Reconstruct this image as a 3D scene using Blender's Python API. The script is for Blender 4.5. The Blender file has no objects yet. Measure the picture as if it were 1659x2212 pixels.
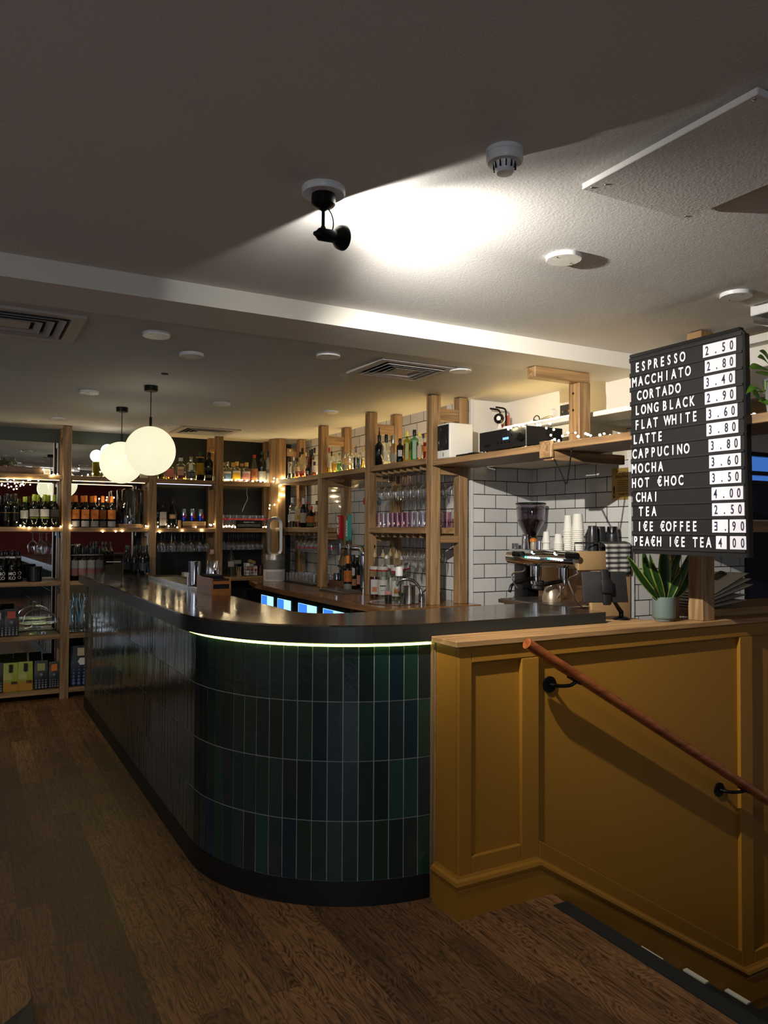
import bpy, bmesh, math, random
from mathutils import Vector, Matrix
random.seed(7)
C = bpy.context.scene.collection
SC = bpy.context.scene
PI = math.pi
# ---------------------------------------------------------------- camera
F, W, H = 1651.5, 1659, 2212            # focal length and frame, in photo pixels
EYE = Vector((0, 0, 1.58))
def cam_axes(pit=.0235071, rol=.00511864, yaw=.5063585):
    fw = Vector((math.sin(yaw)*math.cos(pit), math.cos(yaw)*math.cos(pit), math.sin(pit)))
    r = Vector((math.cos(yaw), -math.sin(yaw), 0)); u = r.cross(fw)
    return r*math.cos(rol)+u*math.sin(rol), -r*math.sin(rol)+u*math.cos(rol), fw
RT, UP, FW = cam_axes()
cd = bpy.data.cameras.new('camera'); cam = bpy.data.objects.new('camera', cd); C.objects.link(cam)
cd.sensor_fit = 'VERTICAL'; cd.sensor_height = 36; cd.lens = F/H*36; cd.clip_start = .02
M3 = Matrix((RT, UP, -FW)).transposed()
cam.matrix_world = Matrix.Translation(EYE) @ M3.to_4x4()
SC.camera = cam
# ---------------------------------------------------------------- light levels
SC.view_settings.view_transform = 'Standard'; SC.view_settings.look = 'None'
SC.view_settings.exposure = .6; SC.view_settings.gamma = 1
SC.cycles.max_bounces = 10; SC.cycles.diffuse_bounces = 4; SC.cycles.glossy_bounces = 5
SC.cycles.transmission_bounces = 8; SC.cycles.transparent_max_bounces = 24
SC.cycles.sample_clamp_indirect = 3; SC.cycles.caustics_refractive = False; SC.cycles.caustics_reflective = False
SPILL_W = 7; SPOT_W = 95; HALO_W = 3.2; THROW_W = 185
GLOBE_E = .60; LAMP_E = 4; BULB_E = 64; LED_E = 3.4; SHELF_E = 18; FRIDGE_E = 1.0; FILL_W = 5; WINDOW_W = 30; WORLD_E = .6; UNDER_E = 3; AISLE_W = 90
wd = bpy.data.worlds.new('dusk'); SC.world = wd; wd.use_nodes = True
wd.node_tree.nodes['Background'].inputs[0].default_value = (.08, .26, .79, 1)
wd.node_tree.nodes['Background'].inputs[1].default_value = WORLD_E
def area_lamp(name, loc, rot, sx, sy, watt, col):
    l = bpy.data.lights.new(name, 'AREA'); l.shape = 'RECTANGLE'; l.size = sx; l.size_y = sy; l.energy = watt; l.color = col
    o = bpy.data.objects.new(name, l); o.location = loc; o.rotation_euler = rot; C.objects.link(o); return o
area_lamp('window_light', (-1.85, -3.12, 1.55), (math.radians(90), 0, 0), 1.9, 1.25, WINDOW_W, (.74, .85, 1))
area_lamp('room_lamp_rear', (2.7, -.1, 2.58), (0, 0, 0), 1.6, .6, FILL_W, (.92, .95, 1))  # unseen soft fill, added to lift the overall brightness
area_lamp('room_lamp_left', (-2.3, 3.2, 2.45), (0, math.radians(25), 0), .6, 3.4, FILL_W*4, (.93, .95, 1))  # second added fill, out of view on the left, no fixture
al = bpy.data.lights.new('aisle_spot', 'SPOT'); al.energy = AISLE_W; al.spot_size = math.radians(62); al.spot_blend = 1; al.color = (1, .9, .76); al.shadow_soft_size = .05  # added spot without a fixture, brightens the left shelves and aisle
ao = bpy.data.objects.new('aisle_spot', al); C.objects.link(ao); ao.location = (-1.1, 3.6, 2.42); ao.rotation_euler = Vector((0, 0, -1)).rotation_difference((Vector((.9, 7.9, .75))-ao.location).normalized()).to_euler()
# ---------------------------------------------------------------- pixel -> point on a real plane
def at(px, py, **k):
    d = RT*((px-829.5)/F) - UP*((py-1106)/F) + FW
    (a, v), = k.items(); i = 'xyz'.index(a)
    return EYE + d*((v-EYE[i])/d[i])
def dep(p): return (Vector(p)-EYE).dot(FW)
# ---------------------------------------------------------------- materials
MATS = {}
def lin(c): return tuple(((v/255+.055)/1.055)**2.4 if v > 10 else v/255/12.92 for v in c)+(1,)
def new_mat(name):
    m = bpy.data.materials.new(name); m.use_nodes = True
    return m, m.node_tree.nodes, m.node_tree.links, m.node_tree.nodes['Principled BSDF']
def mat(name, c, rough=.5, metal=0, emit=None, es=0, bump=0, bscale=60, var=0, vscale=8, spec=.5, trans=0, ior=1.45, coat=0):
    if name in MATS: return MATS[name]
    m, N, L, b = new_mat(name); MATS[name] = m
    b.inputs['Base Color'].default_value = lin(c); b.inputs['Roughness'].default_value = rough
    b.inputs['Metallic'].default_value = metal; b.inputs['Specular IOR Level'].default_value = spec
    b.inputs['Transmission Weight'].default_value = trans; b.inputs['IOR'].default_value = ior
    b.inputs['Coat Weight'].default_value = coat
    if emit:
        b.inputs['Emission Color'].default_value = lin(emit); b.inputs['Emission Strength'].default_value = es
    tc = None
    if bump or var:
        tc = N.new('ShaderNodeTexCoord')
    if bump:
        n = N.new('ShaderNodeTexNoise'); n.inputs['Scale'].default_value = bscale; n.inputs['Detail'].default_value = 3
        bp = N.new('ShaderNodeBump'); bp.inputs['Strength'].default_value = bump; bp.inputs['Distance'].default_value = .004
        L.new(tc.outputs['Object'], n.inputs['Vector']); L.new(n.outputs['Fac'], bp.inputs['Height']); L.new(bp.outputs['Normal'], b.inputs['Normal'])
    if var:
        n = N.new('ShaderNodeTexNoise'); n.inputs['Scale'].default_value = vscale; n.inputs['Detail'].default_value = 4
        mx = N.new('ShaderNodeMix'); mx.data_type = 'RGBA'
        mx.inputs['A'].default_value = tuple(v*(1-var) for v in lin(c)[:3])+(1,); mx.inputs['B'].default_value = tuple(min(1, v*(1+var)) for v in lin(c)[:3])+(1,)
        L.new(tc.outputs['Object'], n.inputs['Vector']); L.new(n.outputs['Fac'], mx.inputs['Factor']); L.new(mx.outputs['Result'], b.inputs['Base Color'])
    return m
def wood(name, c1, c2, axis=2, rough=.5, fine=26, coat=0):
    if name in MATS: return MATS[name]
    m, N, L, b = new_mat(name); MATS[name] = m
    tc = N.new('ShaderNodeTexCoord'); mp = N.new('ShaderNodeMapping')
    s = [fine]*3; s[axis] = fine/14; mp.inputs['Scale'].default_value = s
    n = N.new('ShaderNodeTexNoise'); n.inputs['Scale'].default_value = 1; n.inputs['Detail'].default_value = 6; n.inputs['Distortion'].default_value = 1.1
    r = N.new('ShaderNodeValToRGB'); r.color_ramp.elements[0].color = lin(c1); r.color_ramp.elements[1].color = lin(c2)
    r.color_ramp.elements[0].position = .36; r.color_ramp.elements[1].position = .64
    oi = N.new('ShaderNodeObjectInfo'); ad = N.new('ShaderNodeVectorMath'); ad.operation = 'ADD'
    sc = N.new('ShaderNodeVectorMath'); sc.operation = 'SCALE'; sc.inputs['Scale'].default_value = 30
    L.new(oi.outputs['Random'], sc.inputs[0]); L.new(tc.outputs['Object'], mp.inputs['Vector']); L.new(mp.outputs[0], ad.inputs[0]); L.new(sc.outputs[0], ad.inputs[1])
    L.new(ad.outputs[0], n.inputs['Vector']); L.new(n.outputs['Fac'], r.inputs[0]); L.new(r.outputs[0], b.inputs['Base Color'])
    bp = N.new('ShaderNodeBump'); bp.inputs['Strength'].default_value = .25; bp.inputs['Distance'].default_value = .002
    L.new(n.outputs['Fac'], bp.inputs['Height']); L.new(bp.outputs['Normal'], b.inputs['Normal'])
    b.inputs['Roughness'].default_value = rough; b.inputs['Coat Weight'].default_value = coat
    return m
def glass(name, c=(252, 252, 252), k=1.0, rough=.02):
    # thin-walled glass: tinted see-through with a fresnel mirror coat
    if name in MATS: return MATS[name]
    m, N, L, b = new_mat(name); MATS[name] = m; N.remove(b)
    t = N.new('ShaderNodeBsdfTransparent'); t.inputs[0].default_value = lin(c)
    g = N.new('ShaderNodeBsdfGlossy'); g.inputs['Roughness'].default_value = rough; g.inputs[0].default_value = (1, 1, 1, 1)
    lw = N.new('ShaderNodeLayerWeight'); lw.inputs['Blend'].default_value = .5
    pw = N.new('ShaderNodeMath'); pw.operation = 'POWER'; pw.inputs[1].default_value = 2.4
    mu = N.new('ShaderNodeMath'); mu.operation = 'MULTIPLY_ADD'; mu.inputs[1].default_value = .62*k; mu.inputs[2].default_value = .035*k; mu.use_clamp = True
    mx = N.new('ShaderNodeMixShader'); L.new(lw.outputs['Facing'], pw.inputs[0]); L.new(pw.outputs[0], mu.inputs[0]); L.new(mu.outputs[0], mx.inputs[0]); L.new(t.outputs[0], mx.inputs[1]); L.new(g.outputs[0], mx.inputs[2])
    L.new(mx.outputs[0], N['Material Output'].inputs[0])
    return m
def emis(name, c, s):
    if name in MATS: return MATS[name]
    m, N, L, b = new_mat(name); MATS[name] = m; N.remove(b)
    e = N.new('ShaderNodeEmission'); e.inputs[0].default_value = lin(c); e.inputs[1].default_value = s
    L.new(e.outputs[0], N['Material Output'].inputs[0]); return m
def brick_mat(name, c1, c2, cm, bw, bh, mortar, rough=.12, bump=.6, off=.5, coord='UV', grime=0):
    m, N, L, b = new_mat(name)
    tc = N.new('ShaderNodeTexCoord'); br = N.new('ShaderNodeTexBrick')
    br.offset = off; br.inputs['Color1'].default_value = lin(c1); br.inputs['Color2'].default_value = lin(c2); br.inputs['Mortar'].default_value = lin(cm)
    br.inputs['Scale'].default_value = 1; br.inputs['Brick Width'].default_value = bw; br.inputs['Row Height'].default_value = bh
    br.inputs['Mortar Size'].default_value = mortar; br.inputs['Mortar Smooth'].default_value = .3
    L.new(tc.outputs[coord], br.inputs['Vector']); L.new(br.outputs['Color'], b.inputs['Base Color'])
    inv = N.new('ShaderNodeMath'); inv.operation = 'SUBTRACT'; inv.inputs[0].default_value = 1; L.new(br.outputs['Fac'], inv.inputs[1])
    ns = N.new('ShaderNodeTexNoise'); ns.inputs['Scale'].default_value = 9; L.new(tc.outputs[coord], ns.inputs['Vector'])
    ad = N.new('ShaderNodeMath'); ad.operation = 'MULTIPLY_ADD'; ad.inputs[1].default_value = .35; L.new(ns.outputs['Fac'], ad.inputs[0]); L.new(inv.outputs[0], ad.inputs[2])
    bp = N.new('ShaderNodeBump'); bp.inputs['Strength'].default_value = bump; bp.inputs['Distance'].default_value = .004
    L.new(ad.outputs[0], bp.inputs['Height']); L.new(bp.outputs['Normal'], b.inputs['Normal'])
    rg = N.new('ShaderNodeMapRange'); rg.inputs['To Min'].default_value = rough; rg.inputs['To Max'].default_value = .8
    L.new(br.outputs['Fac'], rg.inputs['Value']); L.new(rg.outputs[0], b.inputs['Roughness'])
    return m
# ---------------------------------------------------------------- mesh helpers
def BM(): return bmesh.new()
def box(bm, lo, hi, bev=0, seg=1):
    lo, hi = Vector(lo), Vector(hi)
    vs = bmesh.ops.create_cube(bm, size=1)['verts']
    for v in vs: v.co = Vector([lo[i]+(v.co[i]+.5)*(hi[i]-lo[i]) for i in range(3)])
    if bev:
        es = list({e for v in vs for e in v.link_edges})
        bmesh.ops.bevel(bm, geom=es, offset=bev, segments=seg, affect='EDGES', profile=.5)
    return bm
def xform(bm, mtx, since=0):
    bm.verts.ensure_lookup_table()
    for v in list(bm.verts)[since:]: v.co = mtx @ v.co
    return bm
def lathe(bm, prof, seg=20, c=(0, 0, 0), sq=None, a0=0, a1=None, mtx=None):
    """revolve (r, z) about z; sq squares the section off (a power of 2..12 for a rounded square)"""
    full = a1 is None; n = seg if full else seg+1; a1 = 2*PI if full else a1
    rings = []
    for r, z in prof:
        ring = []
        if r < 1e-5:
            p = Vector((0, 0, z)); ring = [bm.verts.new(mtx @ p if mtx else p+Vector(c))]*n
        else:
            for i in range(n):
                a = a0+(a1-a0)*i/seg; k = 1
                if sq: k = (abs(math.cos(a))**sq+abs(math.sin(a))**sq)**(-1/sq)
                p = Vector((r*k*math.cos(a), r*k*math.sin(a), z)); ring.append(bm.verts.new(mtx @ p if mtx else p+Vector(c)))
        rings.append(ring)
    for A, B in zip(rings, rings[1:]):
        for i in range(n if full else n-1):
            j = (i+1) % n; q = []
            for v in (A[i], A[j], B[j], B[i]):
                if v not in q: q.append(v)
            if len(q) > 2:
                try: bm.faces.new(q)
                except ValueError: pass
    return bm
def cyl(bm, c, r, h, seg=20, r2=None, mtx=None):
    r2 = r if r2 is None else r2
    return lathe(bm, [(0, 0), (r, 0), (r2, h), (0, h)], seg, c, mtx=mtx)
def axis_mtx(p, d):
    d = Vector(d).normalized(); q = Vector((0, 0, 1)).rotation_difference(d)
    return Matrix.Translation(Vector(p)) @ q.to_matrix().to_4x4()
def rod(bm, a, b, r, seg=12, r2=None):
    a, b = Vector(a), Vector(b)
    return cyl(bm, None, r, (b-a).length, seg, r2, mtx=axis_mtx(a, b-a))
def tube(bm, pts, r, seg=8, cap=True):
    pts = [Vector(p) for p in pts]; rings = []; up = Vector((0, 0, 1))
    n0 = None
    for i, p in enumerate(pts):
        d = (pts[min(i+1, len(pts)-1)]-pts[max(i-1, 0)]).normalized()
        if n0 is None: n0 = d.orthogonal().normalized()
        n0 = (n0-d*n0.dot(d)).normalized(); b = d.cross(n0); rr = r[i] if isinstance(r, (list, tuple)) else r
        rings.append([bm.verts.new(p+(n0*math.cos(2*PI*k/seg)+b*math.sin(2*PI*k/seg))*rr) for k in range(seg)])
    for A, B in zip(rings, rings[1:]):
        for k in range(seg): bm.faces.new((A[k], A[(k+1) % seg], B[(k+1) % seg], B[k]))
    if cap: bm.faces.new(rings[0][::-1]); bm.faces.new(rings[-1])
    return bm
def smooth_path(ctrl, n=8):
    c = [Vector(p) for p in ctrl]; c = [c[0]*2-c[1]]+c+[c[-1]*2-c[-2]]; out = []
    for i in range(1, len(c)-2):
        for k in range(n):
            t = k/n; a, b, d, e = c[i-1:i+3]
            out.append(.5*((2*b)+(-a+d)*t+(2*a-5*b+4*d-e)*t*t+(-a+3*b-3*d+e)*t**3))
    return out+[c[-2]]
def ball(bm, c, r, u=12, v=8, s=(1, 1, 1)):
    bmesh.ops.create_uvsphere(bm, u_segments=u, v_segments=v, radius=r, matrix=Matrix.Translation(Vector(c)) @ Matrix.Diagonal((*s, 1)))
    return bm
def prism(bm, poly, z0, z1, mtx=None):
    """extrude a 2-D polygon from z0 to z1"""
    f = lambda p, z: (mtx @ Vector((p[0], p[1], z))) if mtx else Vector((p[0], p[1], z))
    A = [bm.verts.new(f(p, z0)) for p in poly]; B = [bm.verts.new(f(p, z1)) for p in poly]; n = len(poly)
    for i in range(n): bm.faces.new((A[i], A[(i+1) % n], B[(i+1) % n], B[i]))
    bm.faces.new(A[::-1]); bm.faces.new(B); return bm
def quad_uv(bm, p, u, v, wu, hv):
    """one face at p spanning u (wu metres) and v (hv metres), with UVs in metres measured from the world origin"""
    uvl = bm.loops.layers.uv.verify(); p, u, v = Vector(p), Vector(u), Vector(v)
    vs = [bm.verts.new(q) for q in (p, p+u*wu, p+u*wu+v*hv, p+v*hv)]
    f = bm.faces.new(vs)
    for l in f.loops: l[uvl].uv = (l.vert.co.dot(u), l.vert.co.dot(v))
    return f
def finish(bm, name, m, smooth=None):
    if len(bm.faces) > 1: bmesh.ops.recalc_face_normals(bm, faces=bm.faces[:])
    me = bpy.data.meshes.new(name); bm.to_mesh(me); bm.free()
    for x in (m if isinstance(m, (list, tuple)) else [m]): me.materials.append(x)
    if smooth:
        me.polygons.foreach_set('use_smooth', [True]*len(me.polygons))
        if smooth != 'all': me.set_sharp_from_angle(angle=math.radians(smooth if smooth is not True else 40))
    return me
def obj(name, bm, m, parent=None, smooth=None, world=False):
    """link bm as ONE mesh object; world=True means bm was laid out in room coordinates"""
    me = finish(bm, name, m, smooth) if isinstance(bm, bmesh.types.BMesh) else bm
    o = bpy.data.objects.new(name, me); C.objects.link(o)
    if parent is not None:
        o.parent = parent
        if world:
            off = Vector(parent.location); pp = parent.parent
            while pp: off += Vector(pp.location); pp = pp.parent
            o.data.transform(Matrix.Translation(-off))
    return o
def tag(o, label=None, cat=None, group=None, kind=None):
    if label: o['label'] = label
    if cat: o['category'] = cat
    if group: o['group'] = group
    if kind: o['kind'] = kind
    return o
def thing(name, label, cat, loc=(0, 0, 0), rz=0, group=None):
    o = bpy.data.objects.new(name, None); C.objects.link(o); o.empty_display_size = .02
    o.location = loc; o.rotation_euler = (0, 0, rz); return tag(o, label, cat, group)
def dup(root, loc, rz, label, group=None):
    def cp(o, par):
        c = o.copy(); C.objects.link(c)
        if par: c.parent = par
        for ch in o.children: cp(ch, c)
        return c
    r = cp(root, None); r.location = loc; r.rotation_euler = (0, 0, rz); r['label'] = label
    if group: r['group'] = group
    return r
def struct(name, bm, m, smooth=None):
    o = obj(name, bm, m, None, smooth); o['kind'] = 'structure'; return o
_txt = {}
def text_bm(s, size, ext=.0008, sx=1, align='LEFT', bold=0):
    """lettering lying in the XY plane, facing +Z"""
    k = (s, bold)
    if k not in _txt:
        cu = bpy.data.curves.new('t', 'FONT'); cu.body = s; cu.size = 1; cu.extrude = .01; cu.offset = bold; cu.resolution_u = 3
        o = bpy.data.objects.new('t', cu); C.objects.link(o)
        dg = bpy.context.evaluated_depsgraph_get(); _txt[k] = bpy.data.meshes.new_from_object(o.evaluated_get(dg))
        bpy.data.objects.remove(o)
    bm = BM(); bm.from_mesh(_txt[k])
    xs = [v.co.x for v in bm.verts] or [0]; x0 = min(xs); w = max(xs)-x0
    dx = {'LEFT': 0, 'CENTER': -w/2, 'RIGHT': -w}[align]
    for v in bm.verts: v.co = Vector(((v.co.x-x0+dx)*size*sx, v.co.y*size, v.co.z*ext/.01))
    return bm
def frame_mtx(p, right, up):
    r, u = Vector(right).normalized(), Vector(up).normalized(); n = r.cross(u)
    m = Matrix((r, u, n)).transposed().to_4x4(); m.translation = Vector(p); return m
def merge(bm, other, mtx=None):
    me = bpy.data.meshes.new('x'); 
    if mtx: xform(other, mtx)
    other.to_mesh(me); other.free(); bm.from_mesh(me); bpy.data.meshes.remove(me); return bm
ORD = ['leftmost', 'second from left', 'third from left', 'fourth from left', 'fifth from left', 'sixth from left', 'seventh from left', 'eighth from left', 'ninth from left', 'tenth from left', 'eleventh from left', 'twelfth from left']
# ================================================================ room shell
OAK1, OAK2 = (112, 84, 54), (160, 126, 86)
oak_z = wood('oak_upright', OAK1, OAK2, 2, .5); oak_x = wood('oak_lengthwise_x', OAK1, OAK2, 0, .5); oak_y = wood('oak_lengthwise_y', OAK1, OAK2, 1, .5)
paint = mat('ceiling_paint', (205, 202, 198), .85, bump=.22, bscale=110, var=.04, vscale=2)
white_paint = mat('white_paint', (214, 209, 200), .75)
mustard = mat('mustard_paint', (150, 104, 32), .45, bump=.06, bscale=90)
def floor_material():
    m, N, L, b = new_mat('oak_floor')
    tc = N.new('ShaderNodeTexCoord'); mp = N.new('ShaderNodeMapping'); mp.inputs['Rotation'].default_value = (0, 0, PI/2)
    br = N.new('ShaderNodeTexBrick'); br.inputs['Scale'].default_value = 1; br.inputs['Brick Width'].default_value = 1.05; br.inputs['Row Height'].default_value = .118
    br.inputs['Mortar Size'].default_value = .0012; br.offset = .37; br.inputs['Color1'].default_value = (0, 0, 0, 1); br.inputs['Color2'].default_value = (1, 1, 1, 1); br.inputs['Mortar'].default_value = (.4, .4, .4, 1)
    L.new(tc.outputs['Object'], mp.inputs['Vector']); L.new(mp.outputs[0], br.inputs['Vector'])
    sh = N.new('ShaderNodeVectorMath'); sh.operation = 'SCALE'; sh.inputs['Scale'].default_value = 23; L.new(br.outputs['Color'], sh.inputs[0])
    ad = N.new('ShaderNodeVectorMath'); ad.operation = 'ADD'; L.new(mp.outputs[0], ad.inputs[0]); L.new(sh.outputs[0], ad.inputs[1])
    st = N.new('ShaderNodeVectorMath'); st.operation = 'MULTIPLY'; st.inputs[1].default_value = (1.7, 9, 1); L.new(ad.outputs[0], st.inputs[0])
    big = N.new('ShaderNodeTexNoise'); big.inputs['Scale'].default_value = 1.2; big.inputs['Detail'].default_value = 2; L.new(st.outputs[0], big.inputs['Vector'])
    ring = N.new('ShaderNodeMath'); ring.operation = 'MULTIPLY'; ring.inputs[1].default_value = 24; L.new(big.outputs['Fac'], ring.inputs[0])
    fr = N.new('ShaderNodeMath'); fr.operation = 'PINGPONG'; fr.inputs[1].default_value = .5; L.new(ring.outputs[0], fr.inputs[0])
    fs = N.new('ShaderNodeVectorMath'); fs.operation = 'MULTIPLY'; fs.inputs[1].default_value = (6, 90, 1); L.new(ad.outputs[0], fs.inputs[0])
    fine = N.new('ShaderNodeTexNoise'); fine.inputs['Scale'].default_value = 1; fine.inputs['Detail'].default_value = 5; L.new(fs.outputs[0], fine.inputs['Vector'])
    g = N.new('ShaderNodeMath'); g.operation = 'MULTIPLY_ADD'; g.inputs[1].default_value = .7; L.new(fr.outputs[0], g.inputs[0]); L.new(fine.outputs['Fac'], g.inputs[2])
    rp = N.new('ShaderNodeValToRGB'); e = rp.color_ramp.elements; e[0].position = .36; e[0].color = lin((58, 36, 22)); e[1].position = .82; e[1].color = lin((142, 100, 62)); L.new(g.outputs[0], rp.inputs[0])
    tone = N.new('ShaderNodeMapRange'); tone.inputs['To Min'].default_value = .55; tone.inputs['To Max'].default_value = 1.2; L.new(br.outputs['Color'], tone.inputs['Value'])
    wear = N.new('ShaderNodeTexNoise'); wear.inputs['Scale'].default_value = 1.3; wear.inputs['Detail'].default_value = 5; L.new(tc.outputs['Object'], wear.inputs['Vector'])
    wr = N.new('ShaderNodeMapRange'); wr.inputs['From Min'].default_value = .3; wr.inputs['From Max'].default_value = .7; wr.inputs['To Min'].default_value = .72; wr.inputs['To Max'].default_value = 1.15; L.new(wear.outputs['Fac'], wr.inputs['Value'])
    mu = N.new('ShaderNodeMath'); mu.operation = 'MULTIPLY'; L.new(tone.outputs[0], mu.inputs[0]); L.new(wr.outputs[0], mu.inputs[1])
    seam = N.new('ShaderNodeMapRange'); seam.inputs['To Min'].default_value = 1; seam.inputs['To Max'].default_value = .45; L.new(br.outputs['Fac'], seam.inputs['Value'])
    mu2 = N.new('ShaderNodeMath'); mu2.operation = 'MULTIPLY'; L.new(mu.outputs[0], mu2.inputs[0]); L.new(seam.outputs[0], mu2.inputs[1])
    sc = N.new('ShaderNodeVectorMath'); sc.operation = 'SCALE'; L.new(rp.outputs[0], sc.inputs[0]); L.new(mu2.outputs[0], sc.inputs['Scale']); L.new(sc.outputs[0], b.inputs['Base Color'])
    ro = N.new('ShaderNodeMapRange'); ro.inputs['To Min'].default_value = .32; ro.inputs['To Max'].default_value = .6; L.new(g.outputs[0], ro.inputs['Value']); L.new(ro.outputs[0], b.inputs['Roughness'])
    bp = N.new('ShaderNodeBump'); bp.inputs['Strength'].default_value = .3; bp.inputs['Distance'].default_value = .002; L.new(g.outputs[0], bp.inputs['Height']); L.new(bp.outputs['Normal'], b.inputs['Normal'])
    return m
oak_floor = floor_material()
XL, YB, YF = -3.0, 8.05, -3.2          # left wall, back wall, wall behind the camera
ZU, ZF, ZB = 2.615, 2.54, 2.525        # upper ceiling, far ceiling, beam underside
bm = BM(); prism(bm, [(XL, YF), (2.28, YF), (2.28, 2.66), (6.5, 2.66), (6.5, YB), (XL, YB)], -.06, 0); struct('floor', bm, oak_floor)
bm = BM(); box(bm, (2.2801, YF, -.06), (6.5, .85, 0)); struct('floor_landing', bm, oak_floor)
bm = BM(); box(bm, (2.2, .9, -1.7), (6.5, 3.6, -1.62)); struct('floor_lower', bm, mat('dark_stair', (40, 34, 28), .6, bump=.2, bscale=40))
bm = BM(); box(bm, (XL, YF, ZU), (6.5, 3.185, ZU+.1)); struct('ceiling', bm, paint)
bm = BM(); box(bm, (XL, 3.53, ZF), (6.5, YB, ZF+.17)); struct('ceiling_rear', bm, paint)
bm = BM(); box(bm, (XL, 3.185, ZB), (6.5, 3.53, ZU+.1)); struct('trim_1', bm, mat('beam_paint', (214, 210, 200), .8, bump=.1, bscale=50))
black_wall = mat('black_green_wall', (17, 20, 18), .55, bump=.1, bscale=40)
red_wall = mat('brick_red_paint', (126, 40, 34), .6, bump=.1, bscale=30)
bm = BM(); box(bm, (XL-.1, YB, 0), (3.26, YB+.1, ZF)); struct('wall_back', bm, black_wall)
bm = BM(); box(bm, (XL-.1, YF-.1, 0), (6.5, YF, ZU)); struct('wall_front', bm, red_wall)
bm = BM()
for x in (-2.85, -1.87, -.9): box(bm, (x, YF, .88), (x+.05, YF+.04, 2.22))
for z in (.88, 2.18): box(bm, (-2.85, YF, z), (-.85, YF+.04, z+.05))
w = struct('window_3', bm, white_paint); g = BM(); box(g, (-2.80, YF+.001, .93), (-.9, YF+.01, 2.18)); obj('pane', g, mat('dusk_pane', (120, 140, 175), .05), w)
bm = BM(); box(bm, (XL, YF, 0), (6.5, YF+.03, .95)); struct('trim_20', bm, mat('dark_wainscot', (34, 46, 44), .5))  # unseen wainscot, added to keep red out of the bar tile reflections
# left wall with a dusk window in it
bm = BM()
box(bm, (XL-.1, YF, 0), (XL, 4.6, ZU)); box(bm, (XL-.1, 5.6, 0), (XL, YB, ZF)); box(bm, (XL-.1, 4.6, 0), (XL, 5.6, .8)); box(bm, (XL-.1, 4.6, 2.1), (XL, 5.6, ZB))
struct('wall_left', bm, white_paint)
bm = BM()
for y in (4.6, 5.08, 5.56): box(bm, (XL-.07, y, .8), (XL-.03, y+.04, 2.1))
for z in (.8, 2.06): box(bm, (XL-.07, 4.6, z), (XL-.03, 5.6, z+.04))
w = struct('window_1', bm, white_paint); g = BM(); box(g, (XL-.052, 4.64, .84), (XL-.048, 5.56, 2.06)); obj('pane', g, glass('window_glass', (235, 240, 245)), w)
bm = BM(); box(bm, (6.4, YF, -2), (6.5, 3.58, ZU)); struct('wall_right', bm, white_paint)
# tiled walls behind the bar
metro = brick_mat('white_metro_tile', (206, 203, 198), (190, 188, 184), (34, 32, 30), .205, .1025, .0035, .1)
X1, X2, YA, YR = 3.26, 3.83, 4.57, 3.58
def wallface(name, p, u, wu, z0, z1, m):
    bm = BM(); quad_uv(bm, (p[0], p[1], z0), u, (0, 0, 1), wu, z1-z0); o = struct(name, bm, m)
    md = o.modifiers.new('thick', 'SOLIDIFY'); md.thickness = .06; md.offset = -1; return o
wallface('wall_tiled', (X1, YB, 0), (0, -1, 0), YB-YA-.004, 0, ZF, metro)
wallface('wall_alcove_back', (X1+.004, YA, 0), (1, 0, 0), X2-X1-.004, 0, 2.06, metro)
wallface('wall_alcove_side', (X2, YA, 0), (0, -1, 0), YA-YR-.004, 0, 2.06, metro)
wallface('wall_alcove_right', (X2+.004, YR, 0), (1, 0, 0), 4.966-X2, 0, ZF, metro)
bm = BM()
box(bm, (X1-.012, YA-.012, 1.03), (X1+.012, YA+.012, ZF)); struct('trim_2', bm, mat('tile_trim', (205, 205, 205), .3))
bm = BM(); box(bm, (X2-.012, YR-.012, .98), (X2+.014, YR+.012, 2.06)); struct('trim_3', bm, MATS['tile_trim'])
# white wall and boxed ledge above the alcove
bm = BM(); box(bm, (3.58, 2.0, 2.27), (3.83, YA, ZF)); box(bm, (3.325, YA+.0645, 2.0), (3.83, YA+.16, ZF)); box(bm, (3.272, YA-.002, 2.062), (3.83, YA+.002, ZF)); struct('wall_upper', bm, white_paint)
bm = BM(); box(bm, (3.40, 3.62, 2.05), (3.83, YA-.003, 2.27)); struct('trim_4', bm, mat('bulkhead_paint', (226, 216, 190), .6))
bm = BM(); box(bm, (3.33, 3.02, 2.27), (3.58, YA-.003, 2.30), .003); struct('trim_5', bm, mat('ledge_paint', (232, 228, 216), .5))
bm = BM(); box(bm, (3.5, 1.6, 2.535), (3.64, 2.55, 2.575)); struct('trim_6', bm, white_paint)
bm = BM(); box(bm, (3.64, 1.2, 2.2), (3.7, 2.62, ZU)); struct('wall_stair_upper', bm, mat('tan_paint', (150, 128, 96), .8))
# window on the right with a dark shutter under it
bm = BM(); box(bm, (4.97, YR, 2.17), (6.4, YR+.08, ZF)); struct('wall_window_head', bm, white_paint)
bm = BM(); box(bm, (4.97, YR+.03, 0), (6.4, YR+.07, 1.93)); struct('wall_window_apron', bm, mat('navy_panel', (8, 12, 30), .5))
bm = BM()
for z in (2.14, 2.0, 1.93): box(bm, (4.97, YR+.02, z), (6.4, YR+.06, z+.03))
w = struct('window_2', bm, mat('window_frame_dark', (14, 16, 24), .4)); g = BM(); box(g, (4.97, YR+.038, 1.93), (6.4, YR+.042, 2.17)); obj('pane', g, MATS['window_glass'], w)
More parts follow.
